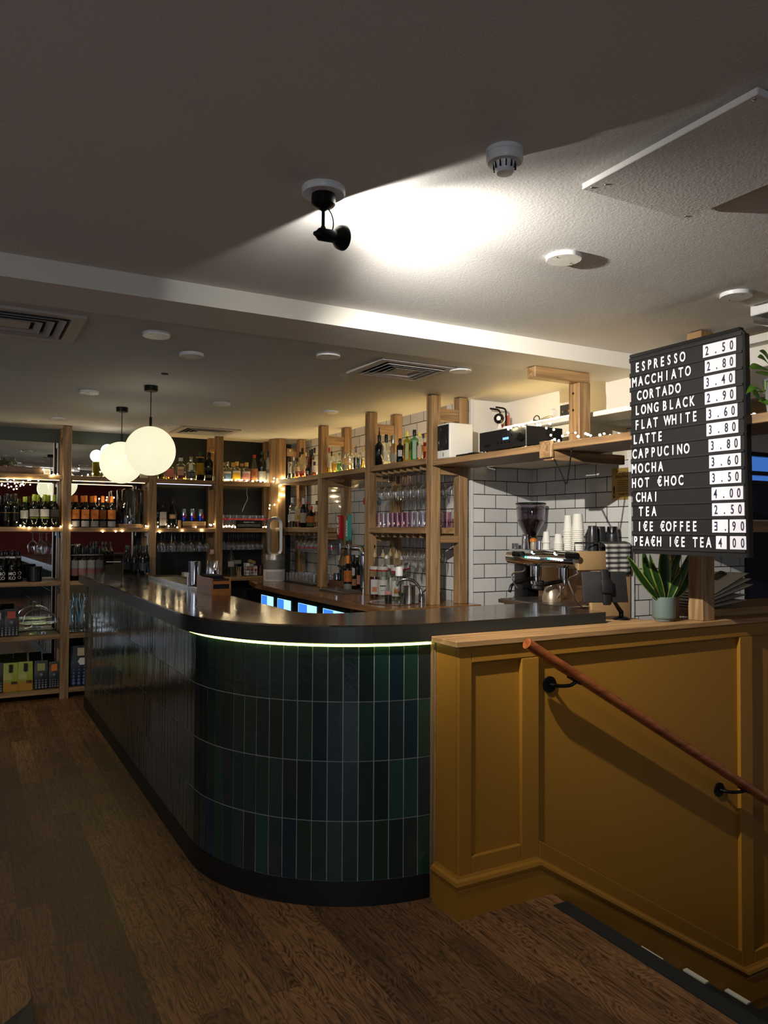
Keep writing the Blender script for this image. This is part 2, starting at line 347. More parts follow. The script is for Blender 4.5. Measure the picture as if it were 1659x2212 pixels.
# mirror behind the first two bays
bm = BM(); box(bm, (-2.17, -.004, .1), (0, .004, 2.41)); xform(bm, Matrix.Translation((1.57, YB-.008, 0)) @ Matrix.Rotation(math.radians(.85), 4, 'Z')); mir = obj('wall_mirror', bm, mat('mirror_silver', (238, 240, 240), .005, 1)); tag(mir, 'large wall mirror behind the two left shelf bays, reflecting the pendants', 'mirror')
bm = BM(); box(bm, (-.6, YB-.014, 2.41), (1.60, YB-.002, ZF)); struct('trim_7', bm, mat('grey_green_strip', (66, 74, 66), .5))
# ================================================================ stairs down on the right
tread = mat('dark_stair', (40, 34, 28), .6, bump=.2, bscale=40)
nose_m = mat('black_nosing', (22, 24, 22), .7, bump=.4, bscale=160)
XR = [2.284, 2.508, 2.813, 3.118, 3.423]; RISE = .184
for k in range(5):
    x0 = XR[k]; x1 = XR[k+1] if k < 4 else 5.6; z = -RISE*(k+1); bm = BM()
    box(bm, (x0-.01, .9, z-.05), (x1, 2.605, z)); box(bm, (x0-.03, .9, z), (x0-.01, 2.605, z+RISE-(.061 if k == 0 else .051)))
    struct('stair_%d' % (k+1), bm, tread)
NL = ['black ribbed nosing along the top edge of the stairs', 'black ribbed nosing one step down', 'black ribbed nosing with the topmost white tip, two steps down', 'black ribbed nosing with the middle white tip, three steps down', 'black ribbed nosing with the lowest white tip, four steps down']
for k in range(5):
    bm = BM(); x = XR[k]; z = -RISE*k
    box(bm, (x-.072, .9, z+.0002), (x, 2.5 if k == 0 else 2.56, z+.004)); box(bm, (x, .9, z-.03), (x+.004, 2.5 if k == 0 else 2.56, z+.004)); t = thing('stair_nosing', NL[k], 'stair nosing', (x, 2.5, z), 0, 'stair nosings')
    obj('strip', bm, nose_m, t, world=True)
    if k > 1:
        bm = BM(); box(bm, (x-.022, 2.45, z+.0045), (x+.006, 2.575, z+.012)); obj('white_tip', bm, mat('white_tip', (205, 200, 180), .5), t, world=True)
bm = BM(); box(bm, (2.2, .85, -1.6), (6.4, .9, 0)); struct('wall_stairwell', bm, white_paint)
# ================================================================ mustard panelled stair wall
bm = BM(); Y0 = 2.605
box(bm, (1.80, Y0+.022, -1.4), (4.6, 2.775, 1.098))
struct('wall_right_lower', bm, mustard)
def rail_poly(name, poly, y0=Y0, y1=Y0+.022, bev=0):
    bm = BM(); mtx = Matrix(((1, 0, 0, 0), (0, 0, -1, 0), (0, 1, 0, 0), (0, 0, 0, 1)))
    prism(bm, poly, -y1, -y0, mtx); o = struct(name, bm, mustard)
    md = o.modifiers.new('bevel', 'BEVEL'); md.width = .004; md.segments = 2; md.limit_method = 'ANGLE'; return o
SL = -.6115
def zs(x, z0=.235, x0=2.225): return z0+SL*(x-x0)
rail_poly('trim_8', [(1.80, -.02), (1.866, -.02), (1.866, 1.098), (1.80, 1.098)])
rail_poly('trim_9', [(1.866, 1.03), (4.6, 1.03), (4.6, 1.098), (1.866, 1.098)])
rail_poly('trim_10', [(2.128, .16), (2.225, .10), (2.225, 1.03), (2.128, 1.03)])
rail_poly('trim_11', [(1.866, -.02), (2.128, -.02), (2.128, .235), (1.866, .235)])
rail_poly('trim_12', [(2.225, -.12), (3.578, -.12+SL*1.353), (3.578, zs(3.578)), (2.225, .235)])
rail_poly('trim_13', [(3.578, -1.4), (3.68, -1.4), (3.68, 1.03), (3.578, 1.03)])
rail_poly('trim_14', [(3.68, -1.2), (4.6, -1.2), (4.6, -.62), (3.68, -.62)])
# skirting: board with a rounded moulding, level and then down the stairs
def skirt(name, pts, zt, zb, proud=.018):
    bm = BM(); prof = [(0, zb), (-proud, zb), (-proud, zt-.055), (-proud*.75, zt-.05), (-proud*1.25, zt-.04), (-proud*1.5, zt-.028), (-proud*1.25, zt-.014), (-proud*.5, zt-.008), (-.006, zt), (0, zt)]
    rings = []
    for p, n in pts: rings.append([bm.verts.new((p[0]+n[0]*-a, p[1]+n[1]*-a, p[2]+z)) for a, z in prof])
    for A, B in zip(rings, rings[1:]):
        for i in range(len(prof)-1): bm.faces.new((A[i], A[i+1], B[i+1], B[i]))
    for R in (rings[0], rings[-1]): bm.faces.new(R)
    return struct(name, bm, mustard, 35)
X_K = 2.214
skirt('baseboard_right', [((1.80, 2.776, 0), (-1, 0)), ((1.80, Y0, 0), (-1, -1)), ((X_K, Y0, 0), (0, -1)), ((3.60, Y0, SL*(3.60-X_K)), (0, -1)), ((4.6, Y0, SL*(3.60-X_K)), (0, -1))], .168, -.012)
bm = BM(); prism(bm, [(2.16, 0), (2.30, 0), (2.30, -.3), (2.16, -.05)], -Y0, -(Y0-.015), Matrix(((1, 0, 0, 0), (0, 0, -1, 0), (0, 1, 0, 0), (0, 0, 0, 1))))
bm.free()
bm = BM(); mt = Matrix(((1, 0, 0, 0), (0, 0, -1, 0), (0, 1, 0, 0), (0, 0, 0, 1)))
prism(bm, [(2.29, .0), (3.62, SL*1.386+.05), (4.6, SL*1.386+.05), (4.6, -1.4), (2.29, -1.4)], -(Y0-.0005), -(Y0-.012), mt); struct('trim_15', bm, mustard)
# oak capping and the oak end post
bm = BM(); box(bm, (1.775, 2.588, 1.10), (4.6, 2.779, 1.126), .003); cap = struct('trim_16', bm, wood('oak_cap', (132, 98, 60), (172, 132, 86), 0, .5))
bm = BM(); box(bm, (1.796, 2.779, 0), (1.835, 2.825, 1.098), .003); struct('trim_17', bm, oak_z)
# ================================================================ ceiling fittings
white_plastic = mat('white_plastic', (214, 214, 214), .35); black_metal = mat('black_metal', (14, 14, 15), .35, .4); chrome = mat('chrome', (215, 215, 218), .08, 1); steel = mat('brushed_steel', (190, 190, 188), .25, 1)
# spotlight on its plate; its lamp faces along the ceiling
P = Vector((.949, 2.10, ZU))
t = thing('ceiling_spotlight', 'black adjustable spotlight on a round white ceiling plate, lit', 'spotlight', P)
bm = BM(); lathe(bm, [(0, 0), (.066, 0), (.066, -.016), (.063, -.020), (0, -.020)], 40); obj('ceiling_plate', bm, white_plastic, t, 40)
bm = BM(); lathe(bm, [(0, -.02), (.036, -.02), (.037, -.036), (.036, -.05), (.030, -.056), (.014, -.062), (.006, -.07), (0, -.07)], 28); obj('canopy', bm, black_metal, t, 40)
bm = BM(); cyl(bm, (0, 0, -.118), .0055, .05, 12); ball(bm, (0, 0, -.12), .008); obj('stem', bm, black_metal, t, 40)
AX = Vector((.95, .22, .13)).normalized()
hm = axis_mtx((-.012, 0, -.142), AX)
bm = BM(); lathe(bm, [(0, -.022), (.006, -.02), (.009, -.012), (.019, 0), (.0195, .05), (.020, .058), (.036, .078), (.0385, .092), (.037, .092), (.034, .08), (.017, .06), (.0165, .054), (0, .054)], 28, mtx=hm); obj('lamp_head', bm, black_metal, t, 50)
bm = BM(); tube(bm, smooth_path([(.016, 0, -.058), (.028, 0, -.075), (.034, 0, -.10), (.028, 0, -.125), (.006, 0, -.132)]), .002); obj('cable', bm, black_metal, t, 'all')
bm = BM(); lathe(bm, [(0, .063), (.014, .063), (.016, .066), (0, .069)], 20, mtx=hm); obj('lamp', bm, emis('spot_lamp', (255, 250, 235), 30), t)
def spot(name, watt, ang, blend, d, p, col, par, r=.012):
    l = bpy.data.lights.new(name, 'SPOT'); l.energy = watt; l.spot_size = ang; l.spot_blend = blend; l.color = col; l.shadow_soft_size = r
    o = bpy.data.objects.new(name, l); C.objects.link(o); o.parent = par; o.location = p
    o.rotation_euler = Vector((0, 0, -1)).rotation_difference(d).to_euler(); return o
lp = hm @ Vector((0, 0, .094))
spot('spotlight_spill', SPILL_W, math.radians(174), .10, Vector((.93, .37, -.05)), lp, (1, .96, .88), t)
spot('spotlight_flood', SPOT_W, math.radians(136), 1, Vector((.96, .16, -.24)), lp, (1, .95, .86), t)
spot('spotlight_throw', THROW_W, math.radians(84), 1, Vector((.72, .58, -.38)), lp, (1, .95, .87), t)
spot('spotlight_beam', HALO_W, math.radians(40), .3, Vector((.80, .28, .47)), lp, (1, .97, .9), t)
# smoke detector
t = thing('smoke_detector', 'round white smoke detector with a slotted nose', 'smoke detector', (1.281, 1.643, ZU))
bm = BM(); lathe(bm, [(0, 0), (.051, 0), (.051, -.010), (.048, -.012), (.050, -.014), (.050, -.030), (.046, -.036), (0, -.036)], 40); obj('base', bm, white_plastic, t, 40)
bm = BM(); lathe(bm, [(0, -.034), (.031, -.034), (.026, -.058), (.022, -.064), (0, -.065)], 36); obj('sensor_head', bm, white_plastic, t, 40)
bm = BM()
for k in range(12):
    a = 2*PI*k/12; xx = BM(); box(xx, (.0255, -.0018, -.054), (.0315, .0018, -.037)); merge(bm, xx, Matrix.Rotation(a, 4, 'Z'))
obj('slots', bm, mat('slot_black', (25, 25, 30), .8), t)
# round blanking plates
def rose(px, py, z, r, label, proto=[]):
    p = at(px, py, z=z)
    if not proto:
        t = thing('ceiling_plate', label, 'ceiling plate', p, 0, 'round white ceiling plates')
        bm = BM(); lathe(bm, [(0, 0), (.066, 0), (.066, -.014), (.0645, -.0165), (0, -.0165)], 40); obj('disc', bm, white_plastic, t, 40)
        for s in (-1, 1):
            bm = BM(); ball(bm, (s*.045, s*.012, -.0165), .005, 8, 6, (1, 1, .4)); obj('screw', bm, steel, t, 'all')
        proto.append(t); return t
    return dup(proto[0], p, random.uniform(0, 3), label)
rose(1218, 553, ZU, .066, 'round white ceiling plate casting a shadow, right of the spotlight')
rose(1590, 634, ZU, .066, 'round white ceiling plate above the menu board')
for px, py, l in ((338, 720, 'round ceiling plate nearest the left air vent'), (414, 764, 'round ceiling plate above and right of the pendant lamps, second row'), (709, 765, 'round ceiling plate left of the middle air vent'), (995, 797, 'round ceiling plate right of the middle air vent'),
                  (193, 845, 'round ceiling plate left of the pendant lamps'), (479, 870, 'round ceiling plate right of the nearest pendant lamp'), (713, 888, 'round ceiling plate above the right shelf uprights'), (372, 918, 'round ceiling plate just above the nearest globe'), (125, 903, 'round ceiling plate over the leftmost oak upright')):
    rose(px, py, ZF, .066, l)
bm = BM(); cyl(bm, at(356, 807, z=ZF)-Vector((0, 0, .004)), .022, .004, 16); tag(obj('ceiling_hole_cover', bm, mat('slot_black', (25, 25, 30), .8)), 'small dark round hole in the ceiling above the nearest pendant', 'ceiling hole')  # black disc; the darkness of the hole is put into its colour
# hatch
t = thing('access_hatch', 'large white rectangular access panel screwed to the ceiling', 'ceiling hatch', (1.8, 1.41, ZU))
bm = BM(); box(bm, (1.585, 1.10, ZU-.03), (2.03, 1.668, ZU-.012), .002); obj('panel', bm, paint, t, world=True)
bm = BM(); box(bm, (1.62, 1.13, ZU-.012), (2.0, 1.63, ZU)); obj('frame', bm, white_paint, t, world=True)
for x, y in ((1.605, 1.645), (1.60, 1.12), (2.01, 1.648), (1.625, 1.61)):
    bm = BM(); ball(bm, (x, y, ZU-.030), .006, 8, 6, (1, 1, .4)); obj('screw', bm, steel, t, 'all', world=True)
# emergency light
t = thing('emergency_light', 'white emergency light with a clear cover above the menu board', 'emergency light', (3.30, 2.22, ZU))
bm = BM(); box(bm, (3.16, 2.13, ZU-.045), (3.44, 2.24, ZU), .004); obj('housing', bm, white_plastic, t, world=True)
bm = BM(); box(bm, (3.165, 2.135, ZU-.082), (3.435, 2.235, ZU-.045), .012, 3); obj('cover', bm, glass('clear_plastic', (225, 228, 230), 1.5), t, 40, world=True)
# air vents: frame and stepped louvres
def vent(x0, x1, y0, y1, label):
    cx, cy = (x0+x1)/2, (y0+y1)/2; t = thing('air_vent', label, 'air vent', (cx, cy, ZF), 0, 'square ceiling air vents')
    vm = mat('vent_white', (176, 170, 165), .5)
    bm = BM()
    for k, (s, z) in enumerate(((1, 0), (.82, 0))): pass
    w, d = (x1-x0)/2, (y1-y0)/2
    def ring(bm, s0, z0, s1, z1):
        A = [bm.verts.new((sx*w*s0, sy*d*s0, z0)) for sx, sy in ((-1, -1), (1, -1), (1, 1), (-1, 1))]; B = [bm.verts.new((sx*w*s1, sy*d*s1, z1)) for sx, sy in ((-1, -1), (1, -1), (1, 1), (-1, 1))]
        for i in range(4): bm.faces.new((A[i], A[(i+1) % 4], B[(i+1) % 4], B[i]))
    ring(bm, 1, 0, 1, -.012); ring(bm, 1, -.012, .80, -.012); ring(bm, .80, -.012, .78, -.001); o = obj('frame', bm, vm, t)
    for s in (.74, .58, .42):
        bm = BM(); ring(bm, s, -.018, s-.10, -.004); ring(bm, s, -.018, s-.005, -.0195); ring(bm, s-.005, -.0195, s-.10, -.0055); obj('louvre', bm, vm, t)
    bm = BM(); box(bm, (-w*.26, -d*.26, -.012), (w*.26, d*.26, -.008)); obj('centre_plate', bm, vm, t)
    bm = BM(); box(bm, (-w*.78, -d*.78, -.001), (w*.78, d*.78, 0)); obj('duct_backing', bm, mat('duct_dark', (26, 24, 24), .9), t)
vent(-.10, .49, 3.66, 4.19, 'grey ceiling air vent at the left edge, above the shelves')
vent(2.04, 2.55, 3.70, 4.16, 'white ceiling air vent in the middle, behind the beam')
vent(1.80, 2.36, 7.10, 7.63, 'white ceiling air vent at the back, close to the shelves')
# pendant lamps
def pendant(y, label):
    t = thing('pendant_lamp', label, 'pendant lamp', (1.11, y, ZF), 0, 'white globe pendant lamps')
    bm = BM(); lathe(bm, [(0, 0), (.045, 0), (.045, -.033), (.042, -.036), (0, -.036)], 32); obj('ceiling_rose', bm, black_metal, t, 40)
    bm = BM(); cyl(bm, (0, 0, -.25), .003, .215, 8); obj('cord', bm, black_metal, t, 'all')
    bm = BM(); cyl(bm, (0, 0, -.285), .009, .075, 16); lathe(bm, [(0, -.272), (.012, -.275), (.045, -.283), (.073, -.299), (.075, -.302), (0, -.302)], 32); obj('shade_cap', bm, black_metal, t, 40)
    zc = -.285-.165+.012
    bm = BM(); ball(bm, (0, 0, zc), .165, 48, 32); obj('globe_shade', bm, opal, t, 'all')
def opal_mat():
    m, N, L, b = new_mat('opal_globe')
    b.inputs['Base Color'].default_value = lin((235, 232, 215)); b.inputs['Roughness'].default_value = .25
    b.inputs['Emission Color'].default_value = lin((250, 244, 205)); b.inputs['Emission Strength'].default_value = GLOBE_E; return m
opal = opal_mat()
pendant(5.24, 'nearer white globe pendant lamp with a black cap, over the bar')
pendant(6.29, 'farther white globe pendant lamp, partly behind the nearer one')
# ================================================================ bar counter
def arc(cx, cy, r, a0, a1, n): return [(cx+r*math.cos(math.radians(a0+(a1-a0)*i/n)), cy+r*math.sin(math.radians(a0+(a1-a0)*i/n))) for i in range(n+1)]
BAR_L = 7.22
def bar_path(off, n=30):      # outer face moved out by off; runs from the far left end to the right end
    return [(.985-off, BAR_L)]+arc(1.835, 3.665+off*.0, .85+off, 180, 270, n)
bar = thing('bar_counter', 'curved bar counter faced with dark green upright tiles, dark metal top', 'bar counter', (1.2, 4.6, 0))
inner = [(2.80, 3.28), (1.66, 3.28)]+arc(1.64, 3.49, .21, 270, 180, 8)[1:]+[(1.43, BAR_L)]
bm = BM(); prism(bm, bar_path(-.0022)+[(2.80, 2.8172)]+inner, .0, 1.104); obj('body', bm, mat('grout', (150, 150, 140), .9), bar, world=True)
bm = BM(); p = bar_path(.004)
prism(bm, [q for q in p if q[0] < 1.80]+[(1.794, 2.813)]+[(1.794, 2.86)]+[(q[0], q[1]) for q in bar_path(-.05)[::-1] if q[0] < 1.78], 0, .103); obj('plinth', bm, mat('plinth_black', (16, 17, 17), .45), bar, world=True)
def tile_mat():
    m, N, L, b = new_mat('glazed_green_tile'); 
    a = N.new('ShaderNodeAttribute'); a.attribute_name = 'tone'; L.new(a.outputs['Color'], b.inputs['Base Color'])
    b.inputs['Roughness'].default_value = .09; b.inputs['Specular IOR Level'].default_value = .6
    tc = N.new('ShaderNodeTexCoord'); n = N.new('ShaderNodeTexNoise'); n.inputs['Scale'].default_value = 22; n.inputs['Detail'].default_value = 4; n.inputs['Roughness'].default_value = .65
    bp = N.new('ShaderNodeBump'); bp.inputs['Strength'].default_value = .35; bp.inputs['Distance'].default_value = .004
    L.new(tc.outputs['Object'], n.inputs['Vector']); L.new(n.outputs['Fac'], bp.inputs['Height']); L.new(bp.outputs['Normal'], b.inputs['Normal']); return m
def tile_facing():
    path = [Vector((*q, 0)) for q in [(.985, BAR_L)]+arc(1.835, 3.665, .85, 180, 270, 120)]
    cum = [0]
    for a, b in zip(path, path[1:]): cum.append(cum[-1]+(b-a).length)
    def pt(s):
        i = max(j for j in range(len(cum)-1) if cum[j] <= s+1e-9); t = min(1, (s-cum[i])/(cum[i+1]-cum[i]))
        return path[i].lerp(path[i+1], t)
    S = cum[-1]; s_end = next(cum[i] for i in range(len(path)) if path[i].x > 1.792)
    bm = BM(); col = bm.loops.layers.float_color.new('tone'); g = .0021; tw = .0655
    tones = [(28, 50, 47), (25, 44, 42), (30, 53, 51), (27, 47, 44), (29, 48, 48), (23, 41, 39), (27, 51, 46)]
    s = s_end; k = 0
    while s > .002:
        s0, s1 = max(0, s-tw)+g, s-g; a, b = pt(s0), pt(s1); t = (b-a).normalized(); n = Vector((t.y, -t.x, 0))
        if n.dot(Vector((-1, -1, 0))) < 0: n = -n
        for r in range(4):
            z0, z1 = .103+.25*r+g, .103+.25*(r+1)-g; j = [random.uniform(-.0009, .0009) for _ in range(3)]
            def q(s_, z_): 
                base = a if s_ == 0 else b
                return base+Vector((0, 0, z_))+n*(j[0]*(1 if s_ else -1)+j[1]*(1 if z_ == z1 else -1)+.001)
            f = [bm.verts.new(q(0, z0)), bm.verts.new(q(1, z0)), bm.verts.new(q(1, z1)), bm.verts.new(q(0, z1))]
            bk = [bm.verts.new(v.co-n*.0025) for v in f]; fs = [bm.faces.new(f)]
            for i in range(4): fs.append(bm.faces.new((f[i], f[(i+1) % 4], bk[(i+1) % 4], bk[i])))
            c = random.choice(tones); c = lin([max(0, v*random.uniform(.8, 1.15)) for v in c])
            for fc in fs:
                for l in fc.loops: l[col] = c
        s -= tw
    return bm
obj('tile_facing', tile_facing(), tile_mat(), bar, world=True)
def metal_top():
    m, N, L, b = new_mat('aged_zinc')
    tc = N.new('ShaderNodeTexCoord'); n = N.new('ShaderNodeTexNoise'); n.inputs['Scale'].default_value = 7; n.inputs['Detail'].default_value = 5; n.inputs['Distortion'].default_value = .6
    n2 = N.new('ShaderNodeTexNoise'); n2.inputs['Scale'].default_value = 30; n2.inputs['Detail'].default_value = 3
    L.new(tc.outputs['Object'], n.inputs['Vector']); L.new(tc.outputs['Object'], n2.inputs['Vector'])
    r = N.new('ShaderNodeValToRGB'); r.color_ramp.elements[0].color = lin((78, 68, 58)); r.color_ramp.elements[1].color = lin((126, 112, 98)); L.new(n.outputs['Fac'], r.inputs[0]); L.new(r.outputs[0], b.inputs['Base Color'])
    b.inputs['Metallic'].default_value = .85
    mr = N.new('ShaderNodeMapRange'); mr.inputs['To Min'].default_value = .05; mr.inputs['To Max'].default_value = .22; L.new(n.outputs['Fac'], mr.inputs['Value']); L.new(mr.outputs[0], b.inputs['Roughness'])
    ad = N.new('ShaderNodeMath'); ad.operation = 'MULTIPLY_ADD'; ad.inputs[1].default_value = .25; L.new(n2.outputs['Fac'], ad.inputs[0]); L.new(n.outputs['Fac'], ad.inputs[2])
    bp = N.new('ShaderNodeBump'); bp.inputs['Strength'].default_value = .16; bp.inputs['Distance'].default_value = .006; L.new(ad.outputs[0], bp.inputs['Height']); L.new(bp.outputs['Normal'], b.inputs['Normal']); return m
zinc = metal_top()
outer = [(.925, BAR_L)]+arc(1.835, 3.692, .91, 180, 270, 40)+[(2.80, 2.782)]
inn = [(2.80, 3.31), (1.66, 3.31)]+arc(1.64, 3.52, .21, 270, 180, 8)[1:]+[(1.43, BAR_L)]
bm = BM(); prism(bm, outer+inn, 1.172, 1.18); obj('worktop', bm, zinc, bar, world=True)
bm = BM(); prism(bm, outer+inn, 1.105, 1.172); obj('worktop_edge', bm, mat('edge_band', (44, 46, 42), .28, .3), bar, world=True)
bm = BM(); tube(bm, [(q[0], q[1], 1.0925) for q in bar_path(.012, 60) if q[0] < 1.80], .0055, 8); obj('light_strip', bm, emis('led_strip', (236, 250, 130), LED_E), bar, 'all', world=True)
# ================================================================ handrail
t = thing('handrail', 'round brown varnished handrail sloping down the mustard wall', 'handrail', (2.85, 2.52, .675))
a, b = Vector((2.085, 2.52, 1.108)), Vector((4.3, 2.52, 1.108-.576*2.215))
bm = BM(); rod(bm, a, b, .0235, 28); obj('rail', bm, wood('varnished_rail', (124, 62, 28), (156, 86, 42), 0, .22, 30, .5), t, 40, world=True)
for x, z in ((2.299, .899), (3.431, .256)):
    zr = 1.108-.576*(x+.06-2.085)
    bm = BM(); cyl(bm, None, .036, .008, 28, mtx=axis_mtx((x, 2.627, z), (0, -1, 0))); br = obj('bracket', bm, black_metal, t, 40, world=True)
    bm = BM(); tube(bm, smooth_path([(x, 2.62, z), (x+.014, 2.575, z), (x+.04, 2.535, z+.008), (x+.06, 2.52, zr-.026)]), .008, 10); obj('arm', bm, black_metal, br, 'all', world=True)
    d = Vector((1, 0, -.576)).normalized(); bm = BM(); box(bm, (-.035, -.012, -.0275), (.035, .012, -.022)); xform(bm, Matrix.Translation((x+.06, 2.52, zr)) @ Matrix.Rotation(math.atan(.576), 4, 'Y')); obj('saddle', bm, black_metal, br, world=True)
# ================================================================ timber shelving along the back wall
SH = [2.075, 1.59, 1.09, .60, .10]           # shelf tops
ZT = ZF-.004
sh = thing('shelving_unit', 'tall oak shelving with four bays along the back wall', 'shelving unit', (1.6, 7.8, 0))
for x in (.83, 1.612, 2.28):
    bm = BM(); box(bm, (x, 7.65, 0), (x+.075, 7.725, ZT), .003); obj('upright', bm, oak_z, sh, world=True)
    bm = BM(); box(bm, (x, 7.93, 0), (x+.075, 8.0, ZT), .003); obj('rear_upright', bm, oak_z, sh, world=True)
    for z in (2.38, *[s-.085 for s in SH]):
        bm = BM(); box(bm, (x+.012, 7.725, z), (x+.063, 7.93, z+.042 if z < 2.3 else z+.065), .003); obj('rung', bm, oak_y, sh, world=True)
bays = [(-.45, .83), (.905, 1.612), (1.687, 2.28), (2.355, 2.87)]
for i, (xa, xb) in enumerate(bays):
    for j, z in enumerate(SH):
        if i == 2 and j > 1 or i == 3 and j > 2: continue
        bm = BM(); box(bm, (xa+.001, 7.652, z-.042), (xb-.001, 8.0, z), .003); obj('shelf', bm, oak_x, sh, world=True)
for i, (xa, xb) in enumerate(bays[:3]):
    bm = BM(); box(bm, (xa+.02, 7.74, SH[0]-.047), (xb-.02, 7.75, SH[0]-.0425)); obj('light_strip', bm, emis('under_warm', (255, 226, 170), UNDER_E) if i < 2 else emis('under_violet', (206, 204, 255), UNDER_E*.6), sh, world=True)  # the strip of the first bay is added just to brighten that bay
t = thing('black_cabinet', 'low black cabinet standing under the third bay of the shelves', 'cabinet', (1.98, 7.8, 0))
bm = BM(); box(bm, (1.69, 7.56, 0), (2.277, 8.03, 1.06)); obj('carcass', bm, mat('cabinet_black', (14, 14, 15), .4), t, world=True)
bm = BM(); box(bm, (1.688, 7.55, 1.06), (2.279, 8.03, 1.09), .003); obj('worktop', bm, mat('cabinet_top', (26, 26, 27), .25), t, world=True)
# right-hand shelving and the corner post
rs = thing('shelving_unit', 'oak post and shelf frame standing on the wooden back counter', 'shelving unit', (3.05, 6.0, 1.055))
CT = 1.055
for y in (4.52, 5.46, 6.40):
    bm = BM(); box(bm, (2.888, y, CT), (2.963, y+.075, ZT), .003); obj('upright', bm, oak_z, rs, world=True)
    bm = BM(); box(bm, (3.13, y+.01, CT), (3.205, y+.085, ZT), .003); obj('rear_upright', bm, oak_z, rs, world=True)
    for z, h in ((2.36, .085), (1.975, .05), (1.49, .05)) if y != 5.46 or 1 else ():
        bm = BM(); box(bm, (2.963, y+.015, z), (3.13, y+.06, z+h), .003); obj('rung', bm, oak_x, rs, world=True)
t = thing('oak_post', 'chamfered oak corner post wrapped in fairy lights, behind the white fan', 'post', (2.94, 7.64, 0))
bm = BM(); prism(bm, [(2.87, 7.66), (2.92, 7.56), (3.0, 7.56), (3.02, 7.60), (3.02, 7.72), (2.87, 7.72)], 0, ZT); obj('post', bm, oak_z, t, world=True)
bm = BM(); box(bm, (3.13, 7.50, 1.09), (3.205, 7.575, ZT), .003); obj('rear_upright', bm, oak_z, rs, world=True)
bm = BM(); box(bm, (2.90, 7.93, 1.09), (2.975, 8.0, ZT), .003); obj('rear_upright', bm, oak_z, rs, world=True)
bm = BM(); box(bm, (3.022, 7.577, 2.36), (3.20, 7.64, 2.44), .003); obj('rung', bm, oak_x, rs, world=True)
RZ = [2.095, 1.60]
segs = [(4.595, 5.46), (5.535, 6.40), (6.475, 7.56)]
for i, (ya, yb) in enumerate(segs):
    for j, z in enumerate(RZ):
        if i == 1 and j == 1: continue
        bm = BM(); box(bm, (2.89, ya+.001, z-.045), (3.245, yb-.001, z), .003); obj('shelf', bm, oak_y, rs, world=True)
for i in (0, 2):
    for z in ((2.05, 1.555) if i == 0 else (1.555,)):
        for k in range(9):
            y = segs[i][0]+.05+k*(segs[i][1]-segs[i][0]-.1)/8; bm = BM(); box(bm, (2.93, y-.011, z-.03), (3.21, y+.011, z-.001)); obj('glass_rack_rail', bm, oak_x, rs, world=True)
# back counter, fridges under it, alcove counter
t = thing('back_counter', 'wooden back counter along the white tiled wall', 'counter', (2.9, 5.8, 0))
bm = BM(); prism(bm, [(2.50, 7.06), (2.46, 6.2), (2.46, 5.0), (2.50, 4.42), (3.245, 4.42), (3.245, 7.54), (2.60, 7.54)], 1.013, 1.055); obj('worktop', bm, wood('counter_oak', (104, 70, 38), (140, 98, 58), 1, .22, 18, .3), t, world=True)
bm = BM(); box(bm, (2.60, 4.45, 0), (2.65, 7.05, 1.012)); obj('front_panel', bm, mat('cabinet_black', (14, 14, 15), .4), t, world=True)
bm = BM(); box(bm, (2.53, 5.02, 0), (2.598, 5.07, 1.012)); obj('leg', bm, oak_z, t, world=True)
fr_glow = emis('fridge_glow', (165, 228, 246), FRIDGE_E)
def fridge(y0, y1, label):
    t = thing('bottle_fridge', label, 'fridge', (2.72, (y0+y1)/2, .0), 0, 'black back bar fridges')
    bm = BM(); box(bm, (2.60-.055, y0, .1), (2.598, y1, .995), .003); obj('cabinet', bm, mat('fridge_black', (16, 17, 18), .35), t, world=True)
    m = (y0+y1)/2
    for a, b in ((m+.004, y1-.006), (y0+.006, m-.004)):
        bm = BM(); box(bm, (2.53, a, .14), (2.545, b, .985), .002); d = obj('door', bm, MATS['fridge_black'], t, world=True)
        w = b-a; bm = BM(); box(bm, (2.527, a+w*.12, .30), (2.530, b-w*.12, .958), .001); obj('lit_window', bm, fr_glow, d, world=True)
        bm = BM(); box(bm, (2.5265, b-w*.5, .30), (2.528, b-w*.14, .955)); obj('bottle_label_band', bm, emis('fridge_blue', (60, 124, 220), FRIDGE_E*.9), d, world=True)
        bm = BM(); box(bm, (2.52, a+.02, .968), (2.53, b-.02, .978)); obj('handle', bm, black_metal, d, world=True)
fridge(6.17, 7.02, 'black bottle fridge with two lit glass doors, nearer the fan')
fridge(5.10, 6.12, 'black bottle fridge with two lit glass doors, under the taps')
t = thing('alcove_counter', 'counter in the white tiled alcove under the coffee machine', 'counter', (3.4, 4.0, 0))
bm = BM(); box(bm, (3.02, 3.42, .945), (3.825, 4.565, .985), .003); obj('worktop', bm, MATS['counter_oak'], t, world=True)
bm = BM(); box(bm, (3.1, 3.44, 0), (3.82, 4.56, .944)); obj('carcass', bm, MATS['cabinet_black'], t, world=True)
